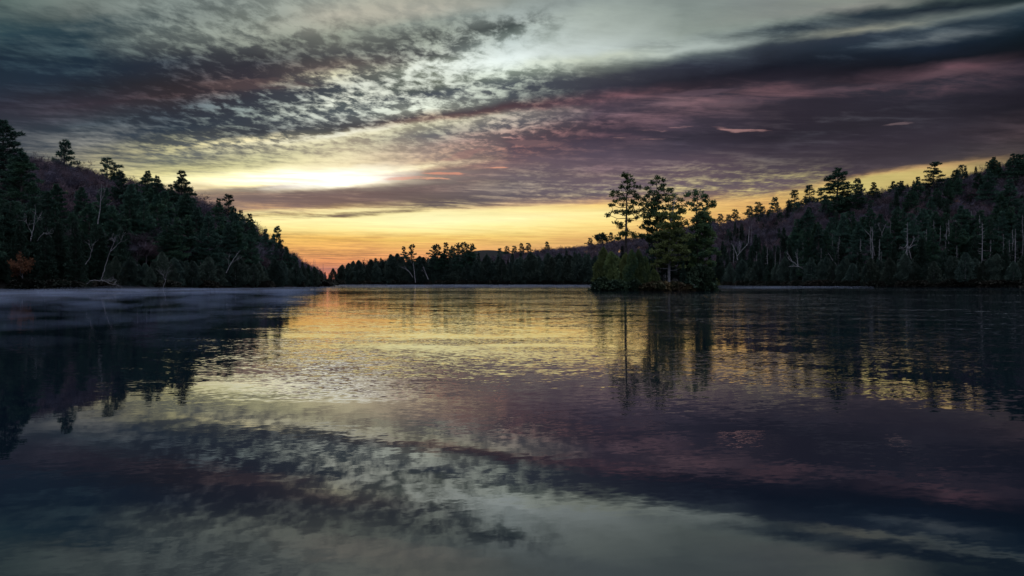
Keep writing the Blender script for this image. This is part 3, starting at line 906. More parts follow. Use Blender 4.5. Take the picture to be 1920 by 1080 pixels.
# the bare wood itself: the hillsides read as one purple mass, one object
def woodland():
    src = bpy.data.collections.new('bare_wood_sources')
    for i, (tm, cm) in enumerate(K['bare'].v):
        gg = Geo()
        for me in (tm, cm):
            n = len(me.vertices)
            co = np.zeros(n * 3, np.float32); me.vertices.foreach_get('co', co)
            lv = np.zeros(len(me.loops), np.int32); me.loops.foreach_get('vertex_index', lv)
            lt = np.zeros(len(me.polygons), np.int32); me.polygons.foreach_get('loop_total', lt)
            ls = np.zeros(len(me.polygons), np.int32); me.polygons.foreach_get('loop_start', ls)
            gg.v.append(co.reshape(-1, 3).astype(float))
            for k in (3, 4):
                w_ = np.where(lt == k)[0]
                if len(w_):
                    gg.f.append((lv[ls[w_][:, None] + np.arange(k)[None, :]] + gg.n, k))
            gg.n += n
        me = gg.data('bare_wood_source', M['twig'])
        me.materials.append(M['grey'])
        nt = len(tm.polygons)          # trunks keep their own grey bark
        tv = len(tm.vertices)
        mi = np.zeros(len(me.polygons), np.int32)
        ls2 = np.zeros(len(me.polygons), np.int32); me.polygons.foreach_get('loop_start', ls2)
        lv2 = np.zeros(len(me.loops), np.int32); me.loops.foreach_get('vertex_index', lv2)
        mi[lv2[ls2] < tv] = 1
        me.polygons.foreach_set('material_index', mi)
        o = bpy.data.objects.new('bare_wood_source', me)
        src.objects.link(o)
    pts, hs = [], []
    rr = np.random.default_rng(77)

    def fill(px0, px1, d0, d1, n, h0, h1):
        k = 0
        while k < n:
            px = rr.uniform(px0, px1)
            d = d0 + (d1 - d0) * rr.random() ** .8
            X, Y, z = pos(px, d)
            h = rr.uniform(h0, h1)
            lim = (HY - np.interp(px, *TOP)) / F * Y + CAM_H - z
            k += 1
            h = min(h, lim * rr.uniform(.78, 1.03))
            if h > 3:
                pts.append((X, Y, z - .2)); hs.append(h / 13)
    fill(640, 1130, 14, 60, 260, 16, 24)
    fill(-160, 610, 14, 128, 950, 9, 14)
    fill(1240, 2080, 18, 200, 1500, 10, 15)
    fill(880, 1340, 30, 340, 1300, 11, 17)
    me = bpy.data.meshes.new('bare_woodland')
    me.from_pydata(pts, [], [])
    at = me.attributes.new('size', 'FLOAT', 'POINT')
    at.data.foreach_set('value', np.array(hs, np.float32))
    o = link('bare_woodland', me)
    ng = bpy.data.node_groups.new('bare_woodland', 'GeometryNodeTree')
    ng.interface.new_socket('Geometry', in_out='INPUT', socket_type='NodeSocketGeometry')
    ng.interface.new_socket('Geometry', in_out='OUTPUT', socket_type='NodeSocketGeometry')
    gi, go = ng.nodes.new('NodeGroupInput'), ng.nodes.new('NodeGroupOutput')
    ip = ng.nodes.new('GeometryNodeInstanceOnPoints')
    ci = ng.nodes.new('GeometryNodeCollectionInfo')
    ci.inputs[0].default_value = src
    ci.inputs['Separate Children'].default_value = True
    ci.inputs['Reset Children'].default_value = True
    rv = ng.nodes.new('FunctionNodeRandomValue'); rv.data_type = 'FLOAT_VECTOR'
    rv.inputs[0].default_value = (0, 0, 0); rv.inputs[1].default_value = (0, 0, 6.28)
    na = ng.nodes.new('GeometryNodeInputNamedAttribute'); na.data_type = 'FLOAT'
    na.inputs[0].default_value = 'size'
    vm = ng.nodes.new('ShaderNodeVectorMath'); vm.operation = 'MULTIPLY'
    vm.inputs[1].default_value = (1.3, 1.3, 1.0)
    L = ng.links.new
    L(gi.outputs[0], ip.inputs['Points'])
    L(ci.outputs[0], ip.inputs['Instance'])
    ip.inputs['Pick Instance'].default_value = True
    L(rv.outputs[0], ip.inputs['Rotation'])
    L(na.outputs[0], vm.inputs[0])
    L(vm.outputs[0], ip.inputs['Scale'])
    L(ip.outputs[0], go.inputs[0])
    md = o.modifiers.new('wood', 'NODES')
    md.node_group = ng
    tag(o, 'purple-grey mass of leafless wood covering the hillsides', 'woodland', kind='stuff')


woodland()


# ------------------------------------------------------------------ pale dead trees one can tell apart (traced limbs, real size)
def traced_tree(name, Yd, px, base_y, limbs, label, mat=None, cat='dead tree', seed=1, fine=True, cn='branches'):
    """limbs: list of (radius m, [(px, py, depth m)...]); first one is the trunk"""
    rng = np.random.default_rng(seed)
    o = W(px, base_y, Yd)
    e = bpy.data.objects.new(name, None)
    COL.objects.link(e)
    e.location = o
    tk, br = Geo(), Geo()
    for i, (r, pts) in enumerate(limbs):
        P = np.array([W(a, b, Yd + c) - o for a, b, c in pts])
        k = max(2, len(P))
        t = np.linspace(0, 1, 4 * k)
        P2 = np.column_stack([np.interp(t, np.linspace(0, 1, k), P[:, j]) for j in range(3)])
        P2[1:-1] += rng.normal(0, .05, (4 * k - 2, 3))
        (tk if i == 0 else br).tube(P2, np.linspace(r, r * .4, 4 * k), 6 if i == 0 else 4)
        if fine:
            for q in range(5 if i else 3):
                j = rng.integers(2 * k, 4 * k)
                d = nrm(P2[min(4 * k - 1, j)] - P2[j - 2]) + rng.normal(0, .5, 3) + [0, 0, .25]
                tips = []
                limb(rng, br, tips, P2[j], d, rng.uniform(.9, 1.8), .03, 1, .5, .1, 2, 3, .7, .5)
    link('trunk', tk.data(name + '_trunk', mat or M['pale']), e)
    link(cn, br.data(name + '_branches', mat or M['pale']), e)
    tag(e, label, cat)
    return e


traced_tree('dead_tree', 168, 58, 452, [(.10, [(58, 452, 0), (60, 440, 0), (64, 425, .3), (66, 408, 0), (68, 392, 0)]), (.05, [(61, 437, 0), (55, 428, .5), (51, 418, 0)]), (.05, [(64, 425, 0), (70, 415, -.5), (75, 404, 0)]),
            (.05, [(70, 452, 0), (76, 444, 0), (83, 437, .4), (91, 439, 0)])],
            'forked silver-white dead tree above the rust-leaved bush at far left', seed=3)
traced_tree('birch', 186, 188, 470, [(.14, [(184, 420, 6), (188, 395, 6), (190, 370, 6), (192, 345, 6)]), (.06, [(189, 380, 6), (197, 362, 6), (201, 348, 6)]), (.05, [(190, 372, 6), (186, 360, 6)])],
            'slim pale trunk rising from the purple wood of the left hillside', M['grey'], seed=4)
traced_tree('dead_tree', 178, 192, 528, [(.10, [(190, 525, 0), (196, 505, 0), (202, 485, .3), (210, 465, 0), (216, 450, 0)]), (.07, [(206, 472, 0), (218, 462, .3), (228, 450, 0), (232, 440, 0)]), (.05, [(214, 455, 0), (212, 447, 0)])],
            'leaning pale dead tree with a forked top in the dark left wood', seed=5)
traced_tree('dead_tree', 176, 160, 497, [(.08, [(160, 495, 0), (168, 485, 0), (172, 472, 0), (176, 458, 0)]), (.05, [(172, 470, 0), (168, 460, 0)])],
            'short crooked dead branch tree left of the leaning forked one', M['grey'], seed=6)
traced_tree('dead_tree', 205, 430, 510, [(.09, [(424, 512, 0), (430, 500, 0), (437, 488, 0), (444, 478, 0), (450, 470, 0)]), (.05, [(430, 500, 0), (428, 490, .3), (431, 480, 0)]), (.05, [(434, 494, 0), (440, 490, 0), (446, 485, 0)])],
            'white dead tree splayed against the green pines of the left shore', seed=7)
traced_tree('dead_tree', 186, 312, 540, [(.07, [(306, 542, 0), (310, 525, 0), (315, 505, 0)]), (.04, [(310, 525, 0), (304, 515, 0)])],
            'thin pale stick leaning at the left waterline below the pines', M['grey'], seed=8)
traced_tree('fallen_tree', 174, 163, 530, [(.11, [(163, 532, 0), (170, 527, -1), (180, 525.5, -2), (192, 526, -2.5), (203, 529, -3)]), (.05, [(192, 526, -2.5), (200, 524.5, -3), (208, 527, -3)]), (.05, [(197, 527.5, -2.7), (207, 532, -3), (214, 534, -3.3)])],
            'arched white fallen tree hanging over the left waterline', seed=9, cat='fallen tree')
# right shore
traced_tree('dead_tree', 332, 1517, 512, [(.24, [(1518, 512, 0), (1508, 505, -.5), (1498, 500, -1), (1487, 499, -1), (1478, 500, -1)]), (.13, [(1497, 500, -1), (1490, 493, -1), (1483, 489, -1), (1477, 484, -1)]),
            (.12, [(1496, 499, -1), (1495, 488, -1), (1492, 476, -1)]), (.09, [(1484, 490, -1), (1480, 480, -1), (1478, 478, -1)])],
            'pale arched trunk bowing left over the right shore with two upright limbs', seed=21)
traced_tree('dead_tree', 322, 1592, 535, [(.2, [(1592, 534, 0), (1582, 518, 0), (1570, 500, .5), (1560, 486, 1), (1552, 474, 1)]), (.07, [(1580, 515, 0), (1574, 518, 0)]), (.07, [(1570, 500, 0), (1566, 505, 0)])],
            'long straight grey trunk leaning left from the right shore', M['grey'], seed=22)
traced_tree('dead_tree', 318, 1638, 470, [(.18, [(1640, 480, 0), (1636, 460, 0), (1631, 442, 0), (1622, 432, 0), (1618, 428, 0)]), (.1, [(1634, 450, 0), (1637, 440, 0), (1633, 428, 0)])],
            'curved pale dead tree with a forked top, left of the Y-shaped one', seed=23)
traced_tree('dead_tree', 316, 1654, 462, [(.18, [(1655, 462, 0), (1654, 448, 0), (1653, 437, 0)]), (.1, [(1653, 437, 0), (1649, 428, 0), (1646, 420, 0)]), (.1, [(1653, 437, 0), (1657, 428, 0), (1660, 421, 0)])],
            'Y-shaped pale dead tree standing among the right slope pines', seed=24)
traced_tree('dead_tree', 300, 1708, 486, [(.2, [(1709, 487, 0), (1705, 473, 0), (1702, 460, 0), (1700, 447, 0)]), (.1, [(1704, 466, 0), (1712, 460, -.5), (1720, 459, -.5), (1729, 462, 0)]), (.1, [(1702, 462, 0), (1698, 474, 0), (1696, 485, 0), (1689, 487, 0)]),
            (.09, [(1704, 464, 0), (1711, 455, 0), (1714, 446, 0)]), (.08, [(1701, 458, 0), (1696, 464, 0), (1690, 466, 0)])],
            'twisted white dead tree with a claw of crooked limbs on the right shore', seed=25)
traced_tree('dead_tree', 296, 1774, 483, [(.2, [(1773, 483, 0), (1773, 462, 0), (1774, 440, 0), (1775, 425, 0)]), (.08, [(1775, 480, 0), (1782, 466, 0), (1790, 455, 0), (1796, 445, 0)]), (.08, [(1775, 478, 0), (1779, 462, 0), (1781, 448, 0)]), (.08, [(1776, 480, 0), (1786, 470, 0), (1797, 467, 0)])],
            'cluster of thin pale stems fanning out on the right shore', M['grey'], seed=26)
traced_tree('birch', 420, 1474, 455, [(.2, [(1475, 468, 0), (1474, 455, 0), (1470, 442, 0)]), (.1, [(1474, 456, 0), (1480, 445, 0), (1482, 436, 0)]), (.1, [(1472, 450, 0), (1467, 440, 0)])],
            'pale forked birch in front of the reddish bare tree on the right hillside', M['grey'], seed=27)
traced_tree('birch', 430, 1400, 455, [(.2, [(1403, 455, 0), (1404, 438, 0), (1405, 425, 0)]), (.14, [(1408, 455, 0), (1409, 435, 0), (1408, 420, 0)])],
            'pair of upright pale stems on the hillside right of the island', M['grey'], seed=28)
traced_tree('dead_tree', 350, 1380, 487, [(.14, [(1383, 488, 0), (1381, 476, 0), (1376, 465, 0), (1371, 456, 0)]), (.1, [(1382, 480, 0), (1390, 470, 0), (1398, 462, 0), (1402, 455, 0)]), (.08, [(1386, 474, 0), (1388, 462, 0), (1386, 450, 0)])],
            'many-limbed pale bush-like dead tree just right of the island', M['pale'], seed=29)
traced_tree('birch', 545, 779, 532, [(.3, [(779, 530, 0), (777, 510, 0), (775, 492, 0)]), (.12, [(776, 500, 0), (770, 490, 0)])],
            'pale straight trunk under the tall pair of pines on the far shore', M['grey'], seed=30)
traced_tree('dead_tree', 542, 800, 528, [(.3, [(803, 524, 0), (798, 512, 0), (794, 500, 0)]), (.12, [(798, 512, 0), (793, 508, 0)])],
            'leaning pale trunk right of the straight one on the far shore', M['grey'], seed=31)
traced_tree('dead_tree', 542, 772, 520, [(.25, [(774, 520, 0), (768, 510, 0), (760, 504, 0), (752, 501, 0)]), (.12, [(766, 508, 0), (758, 500, 0)])],
            'drooping pale bough arching left of the straight trunk on the far shore', M['grey'], seed=32)

# rust-leaved bush tree, far left
K['rust'] = Kind('rust_leaved_tree', lambda s: leafy_tree(s, 11, 3), (71,), M['grey'], M['rust'], 11)
X, Y, z = pos(42, 0.5)
K['rust'].place(X, Y, z, 10.5, 'rusty orange-leaved small tree at the left waterline', 'tree', wide=.75, rot=.4, name='rust_leaved_tree')
X, Y, z = pos(1792, 95)
K['rust'].place(X, Y, z, 13, 'reddish-leaved tree high on the right slope between pines', 'tree', wide=.9, rot=2, name='rust_leaved_tree')
K['shrub'] = Kind('shrub', lambda s: bush(s), (81, 82, 83), M['bark'], M['shrub'], 1.5, 'stems', 'foliage')
row('shrub', -60, 600, 8, -1.6, .6, 1.0, 2.2, 'low brownish bush at the foot of the left shore', 'bush', 'bushes along the left shore', wide=(1.0, 1.8))
row('shrub', 1345, 2050, 8, -1.6, .6, 1.2, 2.6, 'low brownish bush at the foot of the right shore', 'bush', 'bushes along the right shore', wide=(1.0, 1.8))
row('shrub', 600, 1110, 8, -1.5, .5, 1.6, 3.6, 'low grey bush at the edge of the far shore', 'bush', 'bushes along the far shore', wide=(1.2, 2.0))

for px_, d_, lab_ in ((174, -1.5, 'dark bush under the arch of the white fallen tree'), (190, -2.0, 'dark bush under the drooping tip of the white fallen tree')):
    X, Y, z = pos(px_, d_)
    K['shrub'].place(X, Y, max(z, 0) - .1, 1.5, lab_, 'bush', wide=1.5, R=R_)


# ------------------------------------------------------------------ the island
IY = 150.0


def build_island():
    g = Geo()
    n, m = 64, 12
    x0, x1 = W(1112, 545, IY)[0], W(1338, 545, IY)[0]
    cx, rx, cy, ry = (x0 + x1) / 2, (x1 - x0) / 2, IY + 1.5, 7.0
    V_, q = [(cx, cy, 1.3)], []
    for i in range(1, m + 1):
        for j in range(n):
            a = j / n * 2 * math.pi
            t = i / m
            e = 1 + .10 * mnoise.noise((math.cos(a) * 2.2, math.sin(a) * 2.2, 5))
            X, Y = cx + rx * t * e * math.cos(a), cy + ry * t * e * math.sin(a)
            z = 1.35 * (1 - t ** 2.6) + .45 * mnoise.noise((X * .35, Y * .35, 2)) * (1 - t * .5) - (.5 if i == m else 0)
            V_.append((X, Y, z))
    tri = [(0, 1 + j, 1 + (j + 1) % n) for j in range(n)]
    for i in range(m - 1):
        for j in range(n):
            k = (j + 1) % n
            a, b = 1 + i * n, 1 + (i + 1) * n
            q.append((a + j, b + j, b + k, a + k))
    g.v.append(np.array(V_, float)); g.f.append((np.array(tri), 3)); g.f.append((np.array(q), 4)); g.n += len(V_)
    o = link('island_ground', g.data('island_ground', M['shrub'], True))
    tag(o, 'low mound of the small wooded island', kind='structure')
    return cx, cy, rx, ry


ICX, ICY, IRX, IRY = build_island()


def island_z(X, Y):
    t = math.hypot((X - ICX) / IRX, (Y - ICY) / IRY)
    return 1.35 * (1 - min(1, t) ** 2.6) + .45 * mnoise.noise((X * .35, Y * .35, 2)) * (1 - min(1, t) * .5)


def pad_tree(name, trunk, pads, label, Yd, rad, seed, mat, bark, extra=None):
    """a pine read pad by pad: trunk (px, py) points, pads (px, py, half width, half height) at their real size"""
    rng = np.random.default_rng(seed)
    tp = np.array([W(a, b, Yd) for a, b in trunk])
    o = tp[0].copy()
    o[2] = island_z(o[0], o[1]) - .2
    tp[0, 2] = o[2]
    e = bpy.data.objects.new(name, None)
    COL.objects.link(e)
    e.location = o
    tk, cr = Geo(), Geo()
    t = np.linspace(0, 1, 20)
    zz = np.interp(t, np.linspace(0, 1, len(tp)), tp[:, 2])
    P = np.column_stack([np.interp(zz, tp[:, 2], tp[:, 0]), np.interp(zz, tp[:, 2], tp[:, 1]), zz])
    P[1:-1, :2] += rng.normal(0, .03, (18, 2))
    tk.tube(P - o, rad * (1.08 - t) ** .8, 8)
    s = Yd / F
    for (a, b, w_, h_) in pads:
        c = W(a, b, Yd)
        rx, rz = w_ * s * 1.2, h_ * s * 1.15
        ry = max(.8, rx * rng.uniform(.75, 1.05))
        tx = np.interp(c[2], tp[:, 2], tp[:, 0])
        reach = abs(c[0] - tx)
        c[1] += rng.uniform(-1, 1) * (.5 + max(.8, 2.6 - reach))
        root_z = c[2] - .12 * reach - .3
        root = np.array([np.interp(root_z, tp[:, 2], tp[:, 0]), Yd, root_z])
        tip = c + [np.sign(c[0] - tx) * rx * .7, 0, .15 * rz]
        mid = (root + c) / 2 + [0, 0, -.08 * reach + rng.normal(0, .12)]
        bz = np.array([root, mid, c, tip]) - o
        tk.tube(bz, [.05 + .012 * reach, .045 + .008 * reach, .035, .015], 5)
        vol = rx * ry
        nsub = max(4, int(vol * 5.0))
        # little clumps inside the pad give it the knotted outline of a pine bough
        for _ in range(nsub):
            th_, rr = rng.uniform(0, 6.28), math.sqrt(rng.random())
            cc = c + [math.cos(th_) * rr * rx * .88, math.sin(th_) * rr * ry * .88, rng.uniform(-.8, 1.0) * rz * (1.1 - rr * .6)]
            k = rng.integers(11, 17)
            q = cc + rng.normal(0, 1, (k, 3)) * [.26, .26, .20]
            d = np.column_stack([(q[:, 0] - tx) * .25, (q[:, 1] - Yd) * .25, np.full(k, .8)]) + rng.normal(0, .35, (k, 3))
            cr.tufts(rng, q - o, d, rng.uniform(.26, .42, k), 6, .075, .5)
            if rng.random() < .5:
                tk.tube([c - o, (c + cc) / 2 - o + [0, 0, -.05], cc - o], [.025, .018, .01], 3)
    if extra:
        extra(rng, tk, cr, o)
    link('trunk', tk.data(name + '_trunk', bark), e)
    link('crown', cr.data(name + '_crown', mat), e)
    tag(e, label, 'pine tree')
    return e


pads1 = [(1173, 333, 9, 3.2), (1167, 332, 4, 2), (1187, 338, 7, 4), (1172, 343, 4, 3), (1165, 351, 5, 2), (1190, 353, 7, 2.5), (1176, 352, 6, 4), (1155, 358, 7, 2.6), (1151, 365, 6, 3), (1166, 364, 7, 3), (1181, 362, 8, 4.5),
         (1192, 366, 6, 4), (1164, 374, 8, 3), (1199, 370, 6, 2.8), (1206, 376, 5, 3), (1157, 378, 4, 2.5), (1148, 383, 5, 3.6), (1170, 384, 5, 2), (1183, 378, 6, 5), (1189, 382, 4, 4.5), (1178, 391, 6, 3), (1152, 400, 7, 2),
         (1143, 403, 5, 1.2), (1163, 396, 6, 1.8), (1172, 399, 10, 3.5), (1189, 398, 9, 3.5), (1203, 403, 7, 3.2), (1192, 409, 5, 2.5), (1181, 413, 5, 1.6), (1160, 420, 8, 2.8), (1168, 426, 6, 4), (1175, 433, 7, 3.5), (1162, 447, 8, 2.6), (1172, 441, 13, 2.6), (1194, 443, 12, 2.6)]
pad_tree('island_pine', [(1168, 536), (1173, 470), (1174, 430), (1175, 370), (1177, 336)], pads1,
         'tallest island pine at its left end, bare trunk with ragged wind-swept pads', 151, .36, 5, M['island'], M['bark'])
pads2 = [(1229, 336, 7, 2.6), (1238, 340, 5, 2.8), (1222, 345, 5, 1.7), (1217, 353, 5, 1.6), (1240, 350, 6, 3.4), (1219, 361, 4, 1.8), (1235, 358, 7, 3.6), (1248, 357, 6, 3.6), (1254, 360, 4, 4), (1212, 368, 6, 2.6), (1224, 366, 6, 3.4), (1240, 368, 10, 5),
         (1230, 378, 11, 5), (1247, 376, 9, 5), (1206, 383, 6, 2.2), (1217, 385, 8, 3.6), (1206, 394, 8, 2.2), (1221, 398, 12, 3.6), (1240, 392, 11, 5), (1226, 408, 14, 3.4), (1212, 408, 7, 2.4), (1238, 404, 12, 3.4), (1220, 418, 10, 3.2), (1234, 420, 13, 4), (1206, 425, 8, 4), (1222, 432, 10, 3.4), (1212, 446, 8, 2.6), (1230, 446, 13, 3.2)]
pads3 = [(1267, 364, 5, 3.6), (1260, 371, 6, 4.5), (1263, 380, 8, 4.4), (1271, 377, 5, 3.6), (1273, 388, 7, 3.6), (1260, 391, 12, 4.6), (1282, 394, 9, 3), (1276, 397, 9, 2.6), (1246, 403, 12, 3.8), (1262, 410, 13, 3.4), (1277, 420, 12, 3.4), (1248, 424, 15, 3.6), (1266, 434, 17, 3.4), (1240, 438, 12, 3),
         (1247, 449, 14, 3.4), (1271, 451, 15, 3.4), (1287, 444, 11, 3), (1240, 461, 12, 3), (1262, 465, 14, 3), (1232, 473, 12, 3.4), (1276, 474, 15, 3.4), (1249, 480, 16, 3.4), (1266, 487, 14, 3), (1238, 490, 12, 3.2), (1226, 498, 9, 3), (1284, 486, 11, 2.6)]
rp = random.Random(5)
for yy in range(372, 455, 7):      # boughs filling the depth of the middle crowns
    for k in range(2):
        pads2.append((1226 + rp.uniform(-1, 1) * (8 + (yy - 372) * .10), yy + rp.uniform(-2, 2), rp.uniform(5, 8), rp.uniform(1.6, 2.6)))
for yy in range(400, 505, 6):
    for k in range(2):
        pads3.append((1257 + rp.uniform(-1, 1) * (10 + (yy - 400) * .22), yy + rp.uniform(-2, 2), rp.uniform(6, 10), rp.uniform(1.6, 2.6)))
pad_tree('island_pine', [(1233, 534), (1232, 470), (1231, 400), (1231, 338)], pads2,
         'twin-topped dense pine in the middle of the island', 153, .34, 6, M['island'], M['bark'])
pad_tree('island_pine', [(1254.5, 528), (1254.5, 480), (1256, 430), (1261, 400), (1266, 368)], pads3,
         'island pine with a straight grey trunk showing at its foot and spreading boughs', 148, .30, 7, M['island'], M['grey'])
pads4 = [(1310, 360, 8, 4), (1307, 365, 6, 2), (1322, 366, 6, 3), (1317, 371, 4, 1.8), (1288, 369, 5, 2.4), (1294, 364, 3, 2), (1302, 377, 3, 2), (1292, 381, 5, 2.6), (1299, 385, 4, 2), (1325, 377, 8, 2.4), (1335, 380, 5, 1.8), (1318, 383, 4, 1.6), (1331, 388, 9, 3), (1338, 386, 4, 2.6), (1315, 393, 8, 2.6), (1300, 396, 8, 3)]
for yy in range(403, 508, 6):
    w_ = 13 + (yy - 400) * .26 if yy < 480 else 33 - (yy - 480) * .25
    for k in range(4):
        pads4.append((1313 + (yy - 400) * .05 + rp.uniform(-.8, .8) * w_, yy + rp.uniform(-2, 2), rp.uniform(7, 11), rp.uniform(1.8, 2.8)))
pad_tree('island_pine', [(1312, 528), (1308, 460), (1305, 400), (1309, 362)], pads4,
         'right-hand island pine, sparse crown above and full layered boughs below', 152, .30, 8, M['island'], M['bark'])
# leaning snag with a tufted top on the left of the island
pad_tree('leaning_pine', [(1146, 520), (1138, 478), (1131, 458), (1126, 444)], [(1126, 441, 2.5, 1.6), (1121, 444, 2.4, 1.4), (1131, 446, 2.6, 1.8), (1135, 443, 2, 1.6), (1129, 441, 2, 1.6), (1124, 449, 2, 1.4), (1137, 449, 2.2, 1.4)],
         'thin leaning pine with a small tufted top at the left end of the island', 153, .17, 9, M['spruce'], M['bark'])

for px, yt, w_, lab in ((1243, 430, .9, 'young dark pine behind the grey-trunked island pine'), (1272, 424, 1.0, 'young dark pine between the two right-hand island pines'), (1296, 436, 1.0, 'young dark pine behind the right-hand island pine'), (1222, 452, .9, 'young dark pine behind the columnar island cedars')):
    p = W(px, yt, 156)
    K['ridge'].place(p[0], 156, .6, p[2] - .6, lab, 'pine tree', wide=w_, name='island_pine', R=R_)
K['icedar'] = Kind('island_cedar', lambda s: cedar(s, H=8, R=2.5, n=3400, round_=1.9), (91, 92, 93), M['grey'], M['island'], 8)


def isl(kind, px, ytop, ybase, Yd, label, cat, wide=1.0, variant=0, name=None, rot=None):
    p = W(px, ytop, Yd)
    zb = island_z(p[0], Yd) - .15
    return K[kind].place(p[0], Yd, zb, p[2] - zb, label, cat, None, variant, rot, wide, name, R_)


isl('icedar', 1131, 466, 540, 150, 'bushy green cedar forming the left tip of the island', 'cedar tree', .62, 0)
isl('icedar', 1144, 474, 540, 148, 'rounded cedar second from the left tip of the island', 'cedar tree', .75, 1)
isl('icedar', 1157, 482, 540, 152, 'dark cedar in front of the tallest island pine', 'cedar tree', .75, 2)
isl('icedar', 1172, 476, 540, 150, 'small yellow-green cedar at the foot of the tallest island pine', 'cedar tree', .6, 1)
isl('icedar', 1184, 470, 540, 147, 'columnar pale green cedar left of the island centre', 'cedar tree', .5, 2)
isl('icedar', 1197, 470, 540, 147, 'columnar green cedar beside the pale one, tallest of the island cedars', 'cedar tree', .55, 0)
isl('icedar', 1211, 482, 540, 148, 'dark cedar between the columnar cedars and the grey pine trunk', 'cedar tree', .6, 1)
isl('icedar', 1226, 505, 540, 146, 'short cedar behind the brown bushes of the island', 'cedar tree', .9, 0)
isl('spruce', 1167, 458, 540, 156, 'narrow black spruce spire beside the tallest island pine trunk', 'spruce tree', .7, 1)
isl('spruce', 1281, 492, 540, 145.5, 'small blue-green spruce on the island shore right of the grey trunk', 'spruce tree', 1.1, 0)
isl('spruce', 1331, 474, 540, 155, 'green spruce at the right end of the island', 'spruce tree', .8, 2)
isl('icedar', 1300, 500, 540, 155, 'dark cedar under the right-hand island pine', 'cedar tree', 1.1, 1)
isl('icedar', 1324, 500, 540, 151, 'bluish cedar low at the right end of the island', 'cedar tree', 1.0, 2)
K['ishrub'] = Kind('island_shrub', lambda s: bush(s), (84, 85, 86), M['bark'], M['islandshrub'], 1.5, 'stems', 'foliage')
K['gbush'] = Kind('green_bush', lambda s: bush(s, 1.6, 1.9, 1100, .16), (95, 96), M['bark'], M['greenshrub'], 1.9, 'stems', 'foliage')
isl('gbush', 1316, 505, 540, 146.5, 'feathery pale green bush on the right shore of the island', 'bush', .8, 0)
isl('gbush', 1323, 523, 543, 145.5, 'low spreading green bush at the right tip of the island', 'bush', 1.05, 1)
isl('gbush', 1190, 526, 543, 145.5, 'low green bush under the columnar cedars', 'bush', 1.1, 1)
isl('ishrub', 1214, 533, 543, 145, 'dark reddish bush at the waterline, left one below the island centre', 'bush', 1.6, 0)
isl('ishrub', 1232, 528, 543, 145.3, 'ochre-brown bush beside the grey pine trunk', 'bush', 1.3, 1)
isl('ishrub', 1246, 531, 543, 145, 'brown bush in front of the grey pine trunk', 'bush', 1.2, 2)
isl('ishrub', 1264, 530, 543, 145.2, 'olive-brown bush right of the grey pine trunk', 'bush', 1.2, 0)
isl('ishrub', 1291, 535, 543, 145, 'low brown bush around the pale log', 'bush', 1.3, 1)
isl('gbush', 1135, 524, 543, 147, 'green bush at the left waterline of the island', 'bush', 1.3, 0)
isl('gbush', 1160, 527, 543, 146, 'dark green bush between the left cedars at the waterline', 'bush', 1.2, 1)
g = Geo()
a = W(1292, 531, 145); b = W(1307, 537, 144.2)
g.tube([a, (a + b) / 2 + [0, 0, .1], b], [.09, .11, .07], 6)
tag(link('log', g.data('log', M['pale'])), 'pale driftwood log lying on the right shore of the island', 'log')
g = Geo()
a = W(1321, 541, 144.5); b = W(1331, 544.5, 143.2)
g.tube([a, (a + b) / 2 + [0, 0, .1], b], [.05, .08, .09], 6)
g.tube([b, b + [.2, 0, .35]], [.06, .02], 4)
tag(link('log', g.data('log', M['pale'])), 'short white stub of driftwood touching the water at the island tip', 'log')
for i, (px, py, w_, h_, lab) in enumerate(((1299, 539, .7, .45, 'grey boulder beside the driftwood log on the island'), (1283, 543, .6, .35, 'low dark rock at the island waterline left of the log'))):
    g = Geo()
    V_, q = [], []
    for a_ in range(7):
        for b_ in range(12):
            t1, t2 = (a_ / 6 - .5) * math.pi, b_ / 12 * 2 * math.pi
            d = np.array([math.cos(t1) * math.cos(t2), math.cos(t1) * math.sin(t2), math.sin(t1)])
            r = 1 + .3 * mnoise.noise((d[0] * 1.5 + i * 9, d[1] * 1.5, d[2] * 1.5))
            V_.append(d * r * [w_, w_ * .8, h_])
    for a_ in range(6):
        for b_ in range(12):
            q.append((a_ * 12 + b_, a_ * 12 + (b_ + 1) % 12, (a_ + 1) * 12 + (b_ + 1) % 12, (a_ + 1) * 12 + b_))
    g.mesh(V_, q)
    p = W(px, py, 145)
    o = link('rock', g.data('rock', M['rock']), loc=(p[0], 145, max(.1, p[2])))
    tag(o, lab, 'rock')
MIST_D = 0.0045
SHORT = {
    'dark spruces along the left shore': 'dark spruce of the left shore',
    'pines on the lower left slope': 'dark pine on the left slope',
    'green pines above the left shore': 'green pine above the left shore',
    'cedars at the left waterline': 'grey-green cedar at the left shore',
    'spruces on the left point': 'small dark spruce',
    'snags in the gap at the lake end': 'thin bare snag at the lake end',
    'small spruces in the gap': 'small black spruce at the lake end',
    'spruces on the far shore': 'dark spruce of the far shore',
    'cedars lining the far shore': 'blue-grey cedar of the far shore',
    'snags of the far shore': 'pale thin snag of the far shore',
    'tall pine clump on the far shore': 'flat-topped pine',
    'skyline pines of the low far hill': 'skyline pine of the low far hill',
    'pines on the right slope': 'tall dark pine on the right slope',
    'spruces near the right shore': 'dark spruce on the right shore',
    'spruces up the right slope': 'spruce up the right slope',
    'cedars at the right waterline': 'blue-green cedar at the right shore',
    'bare snags of the right shore': 'straight bare grey snag',
    'pines along the right skyline': 'small pine of the right skyline',
    'bushes along the left shore': 'low brownish bush of the left shore',
    'bushes along the right shore': 'low brownish bush of the right shore',
    'bushes along the far shore': 'low grey bush of the far shore'}
